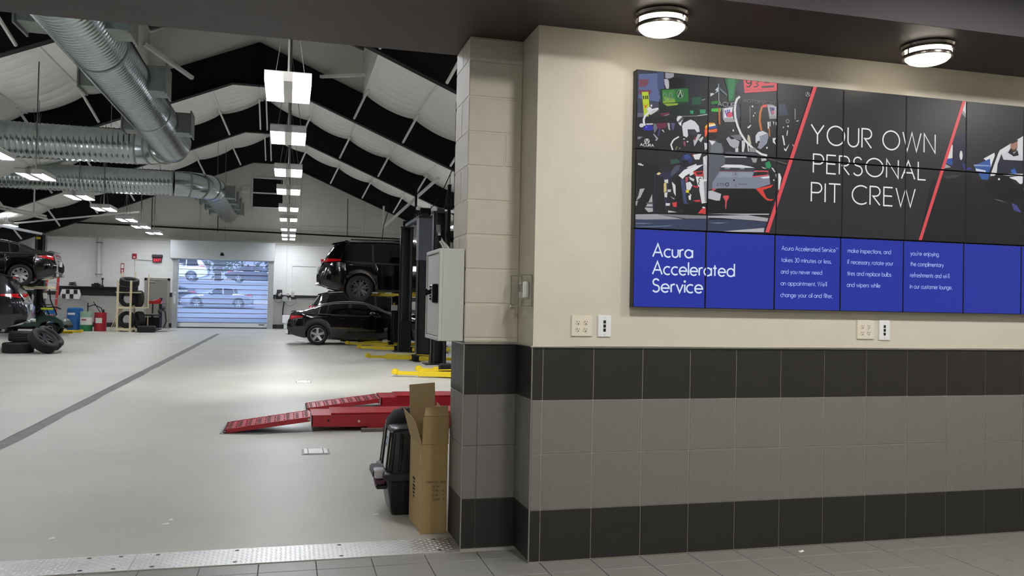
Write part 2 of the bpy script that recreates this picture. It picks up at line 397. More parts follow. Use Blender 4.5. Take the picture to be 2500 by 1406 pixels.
# raised lantern over the near bays: white end board above the third frame, smooth sides, roof coloured dark as unlit
LH = 1.28; xl, xr = XR-2.93, XR+2.94
wb = mat('smooth_board', 'e2e1d6', .7, var=.05, vs_=1.5)
struct('lantern_end_board', MB().prism([(xl, roof(xl)), (XR, ZA), (xr, roof(xr)), (xr, roof(xr)+LH), (XR, ZA+LH), (xl, roof(xl)+LH)], 'xz', 25.14, 25.2), wb, rf)
struct('lantern_side', MB().box(xl-.05, xl, 5.1, 25.14, roof(xl)-.05, roof(xl)+LH+.1), wb, rf)
struct('lantern_side', MB().box(xr, xr+.05, 5.1, 25.14, roof(xr)-.05, roof(xr)+LH+.1), wb, rf)
dk = mat('unlit_roof_deck', '2a2623', .9)  # dark base colour stands in for the shade under the unlit roof
struct('lantern_roof', MB().prism([(xl-.1, roof(xl)+LH), (XR, ZA+LH+.03), (xr+.1, roof(xr)+LH), (xr+.1, roof(xr)+LH+.15), (XR, ZA+LH+.2), (xl-.1, roof(xl)+LH+.15)], 'xz', 5.0, 25.3), dk, rf)
struct('brace', MB().bar((xl+.05, 23.9, roof(xl)+.6), (-2.75, 24.98, 7.55), .11, .09), whitebar, rf)
struct('brace', MB().bar((xr-.05, 23.9, roof(xr)+.3), (.75, 24.98, 7.9), .10, .08), whitebar, rf)
# long white purlin angle crossing the last bay and a black pipe across the gable
struct('trim_6', MB().tube([(-13.3, YB-.2, 4.62), (-4, YB-.2, 4.5), (11.2, YB-.2, 4.3)], .035, 8), black)
hp = MB()
for x in (-6.0, -3.2, 2.6): hp.cyl((x, YB-.2, 4.4), (x, YB-.2, 6.2 if x > -4 else roof(x)), .018, 6)
struct('trim_7', hp, black)
# gable window
wn = struct('window_1', MB().box(-1.73, -.37, YB-.10, YB-.05, 5.60, 6.97), mat('window_black', '0c0b0d', .25))
fr = MB()
for a in ((-1.76, -.34, 6.94, 7.0), (-1.76, -.34, 5.57, 5.63), (-1.76, -.34, 6.24, 6.30), (-1.76, -1.71, 5.57, 7.0), (-.39, -.34, 5.57, 7.0)): fr.box(a[0], a[1], YB-.13, YB-.06, a[2], a[3])
struct('window_frame', fr, white, wn)
# box with conduit left of the window
o = tag(obj('junction_box', MB().box(-2.20, -1.88, YB-.2, YB-.06, 6.2, 6.55).tube([(-2.05, YB-.1, 6.35), (-2.45, YB-.1, 6.33), (-2.6, YB-.1, 6.15), (-2.62, YB-.1, 4.6)], .02, 6), gable, bevel=.01), 'pale junction box with curved conduit beside the dark gable window', 'electrical box')
# ================================================================ FAR DOOR AND MAN DOOR
alum = mat('brushed_aluminium', 'b8bcbf', .35, .85, var=.08, vs_=3)
d1 = struct('door_1', MB().box(-5.06, -4.84, YB-.22, YB, 0, 3.1).box(-.95, -.70, YB-.22, YB, 0, 3.1), alum)
struct('hood', MB().box(-5.16, -.68, YB-.62, YB, 3.1, 3.95), mat('hood_panel', 'bcc2c4', .42, .35, var=.06, vs_=2), d1, bevel=.02)
struct('hood_sensor', MB().lathe([(.07, 0), (.07, .04), (.02, .05)], (-2.95, YB-.62, 3.36), 'y', 16).box(-3.02, -2.88, YB-.665, YB-.62, 3.29, 3.36), black, d1)
pg = glassy('door_polycarbonate', 'cfdcf6', .85, .2, .05, .1, 'eef3ff')
npan = 13; z0, z1 = .25, 3.1; hgt = (z1-z0)/npan
for k in range(npan):
    a = z0+hgt*k
    struct('door_pane', MB().box(-4.83, -.96, YB-.02, YB-.008, a+.02, a+hgt), pg, d1)
    struct('door_rail', MB().box(-4.84, -.95, YB-.035, YB+.01, a-.011, a+.014), mat('rail_dark', '23262b', .4, .5), d1)
struct('bottom_panel', MB().box(-4.84, -.95, YB-.04, YB+.01, .05, z0-.01), mat('door_white', 'd5d8da', .4), d1)
struct('rubber_seal', MB().box(-4.84, -.95, YB-.03, YB+.0, .0, .05), stripe, d1)
struct('label_plate', MB().box(-1.32, -1.06, YB-.045, YB-.04, .14, .2), mat('label_grey', '6a6c70', .4), d1)
struct('key_switch', MB().box(-4.99, -4.92, YB-.25, YB-.22, 1.1, 1.45).box(-5.0, -4.9, YB-.24, YB-.22, 1.55, 1.62), white, d1)
# man door
grn = mat('door_grey', '77756e', .5, var=.05, vs_=3)
d2 = struct('door_2', MB().box(-6.15, -5.3, YB-.03, YB+.02, .01, 2.12), grn)
struct('door_frame', MB().box(-6.25, -6.15, YB-.06, YB, 0, 2.22).box(-5.3, -5.2, YB-.06, YB, 0, 2.22).box(-6.25, -5.2, YB-.06, YB, 2.12, 2.22), mat('frame_grey', '8a887f', .5), d2)
struct('door_closer', MB().box(-6.1, -5.8, YB-.1, YB-.03, 2.02, 2.08), chrome, d2)
struct('door_handle', MB().sphere((-5.4, YB-.08, 1.0), .035).cyl((-5.4, YB-.08, 1.0), (-5.4, YB-.03, 1.0), .015).bar((-5.4, YB-.09, 1.0), (-5.52, YB-.09, 1.0), .02), chrome, d2)
struct('dead_bolt', MB().lathe([(.03, 0), (.03, .03)], (-5.4, YB-.06, 1.14), 'y', 12), chrome, d2)
# ================================================================ OUTSIDE
asph = mat('asphalt', '77787a', .85, var=.12, vs_=2)
mb = MB(); pr = [(40.85, -.02), (46, .12), (58, .66), (63, .9), (68, 2.45), (95, 3.1)]
for (ya, za), (yb, zb_) in zip(pr, pr[1:]): mb.add([(-40, ya, za), (40, ya, za), (40, yb, zb_), (-40, yb, zb_)], [(0, 1, 2, 3)])
struct('ground', mb, asph)
struct('driveway_bank', MB().box(-40, 40, 62.6, 63.0, .6, 1.3), mat('kerb_grey', '9a9a96', .8))
leafm = mat('tree_leaves', '2c4a30', .7, var=.5, vs_=2.5)
bark = mat('bark', '4a4038', .9)
rt = random.Random(5)
for i, (x, y, h) in enumerate(((-15, 93, 9), (-7.5, 96, 11), (0, 92, 9), (7.5, 95, 12), (15, 93, 10))):
    o = thing('tree', ['leafy green tree far left behind the lot outside the slatted door', 'tall dark tree behind the white van outside', 'rounded tree seen through the middle of the slatted door', 'tall tree right of centre beyond the parked cars outside', 'green tree at far right beyond the slatted door'][i], 'tree', (x, y, 3), group='trees beyond the slatted door')
    obj('trunk', MB().tube([(x, y, 2.9), (x+.2, y, 3+h*.3), (x, y, 3+h*.6)], [.35, .25, .12], 8), bark, o)
    cr = MB()
    for k in range(1800):
        a = rt.uniform(0, 2*PI); u = rt.uniform(-1, 1); q = rt.uniform(.55, 1)
        px, py, pz = x+4.2*q*math.cos(a)*math.sqrt(1-u*u), y+3*q*math.sin(a)*math.sqrt(1-u*u), 3+h*.42+h*.40*q*u
        s = rt.uniform(.14, .34); d = Vector((rt.uniform(-1, 1), rt.uniform(-1, 1), rt.uniform(-1, 1))).normalized(); e = d.orthogonal().normalized()*s; f_ = d.cross(e)
        c_ = Vector((px, py, pz)); cr.add([c_-e, c_+f_*.5, c_+e, c_-f_*.5], [(0, 1, 2, 3)])
    obj('crown', cr, leafm, o)
# ================================================================ GARAGE LIGHTS
housing = mat('light_housing', 'e8e8e6', .5)
tube_e = emis('light_tube', 'f4f6ff', TUBE)
def light_proto():
    o = thing('high_bay_light', '', 'ceiling light', (0, 0, 0), world=False)
    W, L, H = .56, 1.16, .12
    h = MB().box(-W/2, W/2, -L/2, L/2, H-.015, H).box(-W/2, W/2, -L/2, -L/2+.012, 0, H).box(-W/2, W/2, L/2-.012, L/2, 0, H)
    h.box(-.055, .055, -L/2, L/2, .0, H)
    for s in (-1, 1): h.add([(s*W/2, -L/2, .02), (s*W/2, L/2, .02), (s*(W/2-.02), L/2, H), (s*(W/2-.02), -L/2, H)], [(0, 1, 2, 3)])
    obj('housing', h, housing, o)
    for s in (-1, 1):
        for q in (.105, .165, .225): obj('tube', MB().cyl((s*q, -L/2+.02, .05), (s*q, L/2-.02, .05), .021, 8), tube_e, o)
        obj('lens', MB().box(s*.06 if s > 0 else -.275, .275 if s > 0 else -.06, -L/2+.012, L/2-.012, .012, .016), LENS, o)
    obj('added_uplight_strip', MB().box(-.05, .05, -L/2+.1, L/2-.1, H+.001, H+.004), emis('added_uplight', 'f6f8ff', UPL), o)  # glowing strip added on top of the housing to brighten the roof above
    return o
LENS = emis('light_lens', 'f6f8ff', LENSE)
lp = light_proto()
LX0 = -.07
rowc = [11.15, 14.4, 18.4, 21.7, 26.0, 29.5, 33.8, 36.9, 39.2, 7.9]
rowl = [6.8, 10.6, 14.4, 18.2, 21.3, 25.4, 28.6, 32.4, 35.4, 38.7]
rowll = [9, 14, 19, 26, 28.9, 33, 37.3]
rowr = [8, 12.5, 17, 21, 25.2, 29.4, 33.5, 37.5]
names = {'c': ('in the centre ridge row, {} from camera', rowc, LX0, 'high bay lights of the centre row'), 'l': ('in the row left of centre, {} from camera', rowl, -5.65, 'high bay lights of the left row'),
         'f': ('in the far left row, {} from camera', rowll, -10.9, 'high bay lights of the far left row'), 'r': ('in the right row over lifts, {} from camera', rowr, 5.45, 'high bay lights of the right row')}
firstl = True
rodm = mat('rod_grey', '8c8c8a', .4, .6)
for kk, (txt, ysr, x, grp) in names.items():
    for i, y in enumerate(ysr):
        o = lp if firstl else copy_tree(lp); firstl = False
        o.location = (x, y, 4.09); o['label'] = 'white twin high-bay light '+txt.format(ORD[i]); o['group'] = grp; o['category'] = 'ceiling light'
        if kk == 'c' and i == 9: o['label'] = 'white twin high-bay light of the ridge row hidden above the opening header'
        top = (ZA+LH if (y < 25 and xl < x < xr) else 0)+(-SL*abs(x-XR) if (y < 25 and xl < x < xr) else roof(x))-4.1
        r = MB().cyl((0, 0, .12), (0, 0, top), .014, 6)
        for s in (-1, 1): r.cyl((0, -.3*s, min(1.5, top-.1)), (.2*s, -.4*s, .12), .004, 4)
        obj('hanger', r, rodm, o)
# ================================================================ DUCTS
galv = mat('galvanised', 'b4bcbd', .22, .95, var=.15, vs_=5, rvar=.05)
galv2 = mat('galvanised_dull', '8e948f', .45, .8, var=.15, vs_=4)
def spiral(p, q, r, pitch=.13, n=36, per=7):
    p = Vector(p); q = Vector(q); L = (q-p).length; d = (q-p)/L
    x = d.cross(Vector((0, 0, 1))).normalized(); y = x.cross(d); ns = int(L/pitch*per); mb = MB()
    vs = []
    for i in range(ns+1):
        s = L*i/ns
        for k in range(n):
            a = 2*PI*k/n; ph = (s/pitch+k/n) % 1
            rr = r+(.02*max(0, 1-abs(ph-.5)*5))
            vs.append(p+d*s+x*(rr*math.cos(a))+y*(rr*math.sin(a)))
    fs = [(i*n+k, i*n+(k+1) % n, (i+1)*n+(k+1) % n, (i+1)*n+k) for i in range(ns) for k in range(n)]
    return mb.add(vs, fs)
def elbow(c, r, R, a0, a1, z, segs=4, n=32):
    """mitred elbow in plan around centre c"""
    mb = MB(); pts = [(c[0]+R*math.cos(a0+(a1-a0)*i/segs), c[1]+R*math.sin(a0+(a1-a0)*i/segs), z) for i in range(segs+1)]
    mb.tube(pts, r, n); bands = MB()
    for i, p in enumerate(pts):
        a = a0+(a1-a0)*i/segs; t = Vector((-math.sin(a), math.cos(a), 0))
        bands.tube([Vector(p)-t*.025, Vector(p)+t*.025], r+.012, n)
    return mb, bands
def boot(x, y, z, s, r):
    mb = MB(); b = x+s*(r-.12); e = x+s*(r+.26)
    mb.box(min(b, e), max(b, e), y-.28, y+.28, z-.2, z+.26)
    f_ = MB(); f_.box(min(e, e+s*.03), max(e, e+s*.03), y-.33, y+.33, z-.25, z+.31)
    return mb, f_
DZ = 5.35; DX = -2.97
o = thing('spiral_duct', 'large galvanised spiral duct along the garage, turning left below the rafters', 'duct', (DX, 15, DZ))
obj('main_pipe', spiral((DX, 5.3, DZ), (DX, 22.9, DZ), .45), galv, o, True)
e1, b1 = elbow((DX-1.0, 22.9), .45, 1.0, 0, PI/2, DZ); obj('elbow', e1, galv, o, True, ang=40); obj('band', b1, galv2, o, True, ang=40)
obj('branch_pipe', spiral((DX-1.0, 23.9, DZ), (-13.4, 23.9, DZ), .45), galv, o, True)
for y in (9.6, 13.0, 16.6, 20.6):
    for s in (-1, 1):
        a, b = boot(DX, y, DZ, s, .45); obj('side_outlet', a, galv2, o, bevel=.006); obj('outlet_flange', b, galv2, o, bevel=.006)
for y in (9.3, 14.2, 19.0): obj('band', MB().tube([(DX, y-.04, DZ), (DX, y+.04, DZ)], .468, 36), galv2, o, True, ang=40)
hg = MB()
for x in (-4.6, -6.3, -8.0): hg.cyl((x, 23.9, DZ+.44), (x, 23.9, roof(x)), .008, 5)
for y in (8, 12, 16, 20): hg.cyl((DX-.45, y, DZ), (DX-.45, y, roof(DX)+.1), .008, 5)
obj('hanger', hg, rodm, o)
DX2 = -2.75
o = thing('spiral_duct', 'second galvanised spiral duct further back, bending towards the far gable wall', 'duct', (DX2, 33, DZ))
obj('branch_pipe', spiral((-13.4, 31.2, DZ), (DX2-1.2, 31.2, DZ), .44), galv, o, True)
e1, b1 = elbow((DX2-1.2, 32.4), .44, 1.2, -PI/2, 0, DZ); obj('elbow', e1, galv, o, True, ang=40); obj('band', b1, galv2, o, True, ang=40)
obj('main_pipe', MB().tube([(DX2, 32.4, DZ), (DX2, 34.5, DZ-.03), (DX2, 37, DZ-.05), (DX2, 40.3, DZ-.08)], .44, 32), galv, o, True, ang=40)
for y in (33.2, 35.2, 37.3, 39.3):
    for s in (-1, 1):
        a, b = boot(DX2, y, DZ-.02, s, .44); obj('side_outlet', a, galv2, o, bevel=.006); obj('outlet_flange', b, galv2, o, bevel=.006)
hg = MB()
for x in (-4.4, -6.2, -8.4, -10.4): hg.cyl((x, 31.2, DZ+.43), (x, 31.2, roof(x)), .008, 5)
for y in (34, 38): hg.cyl((DX2, y, DZ+.4), (DX2, y, roof(DX2)), .008, 5)
obj('hanger', hg, rodm, o)
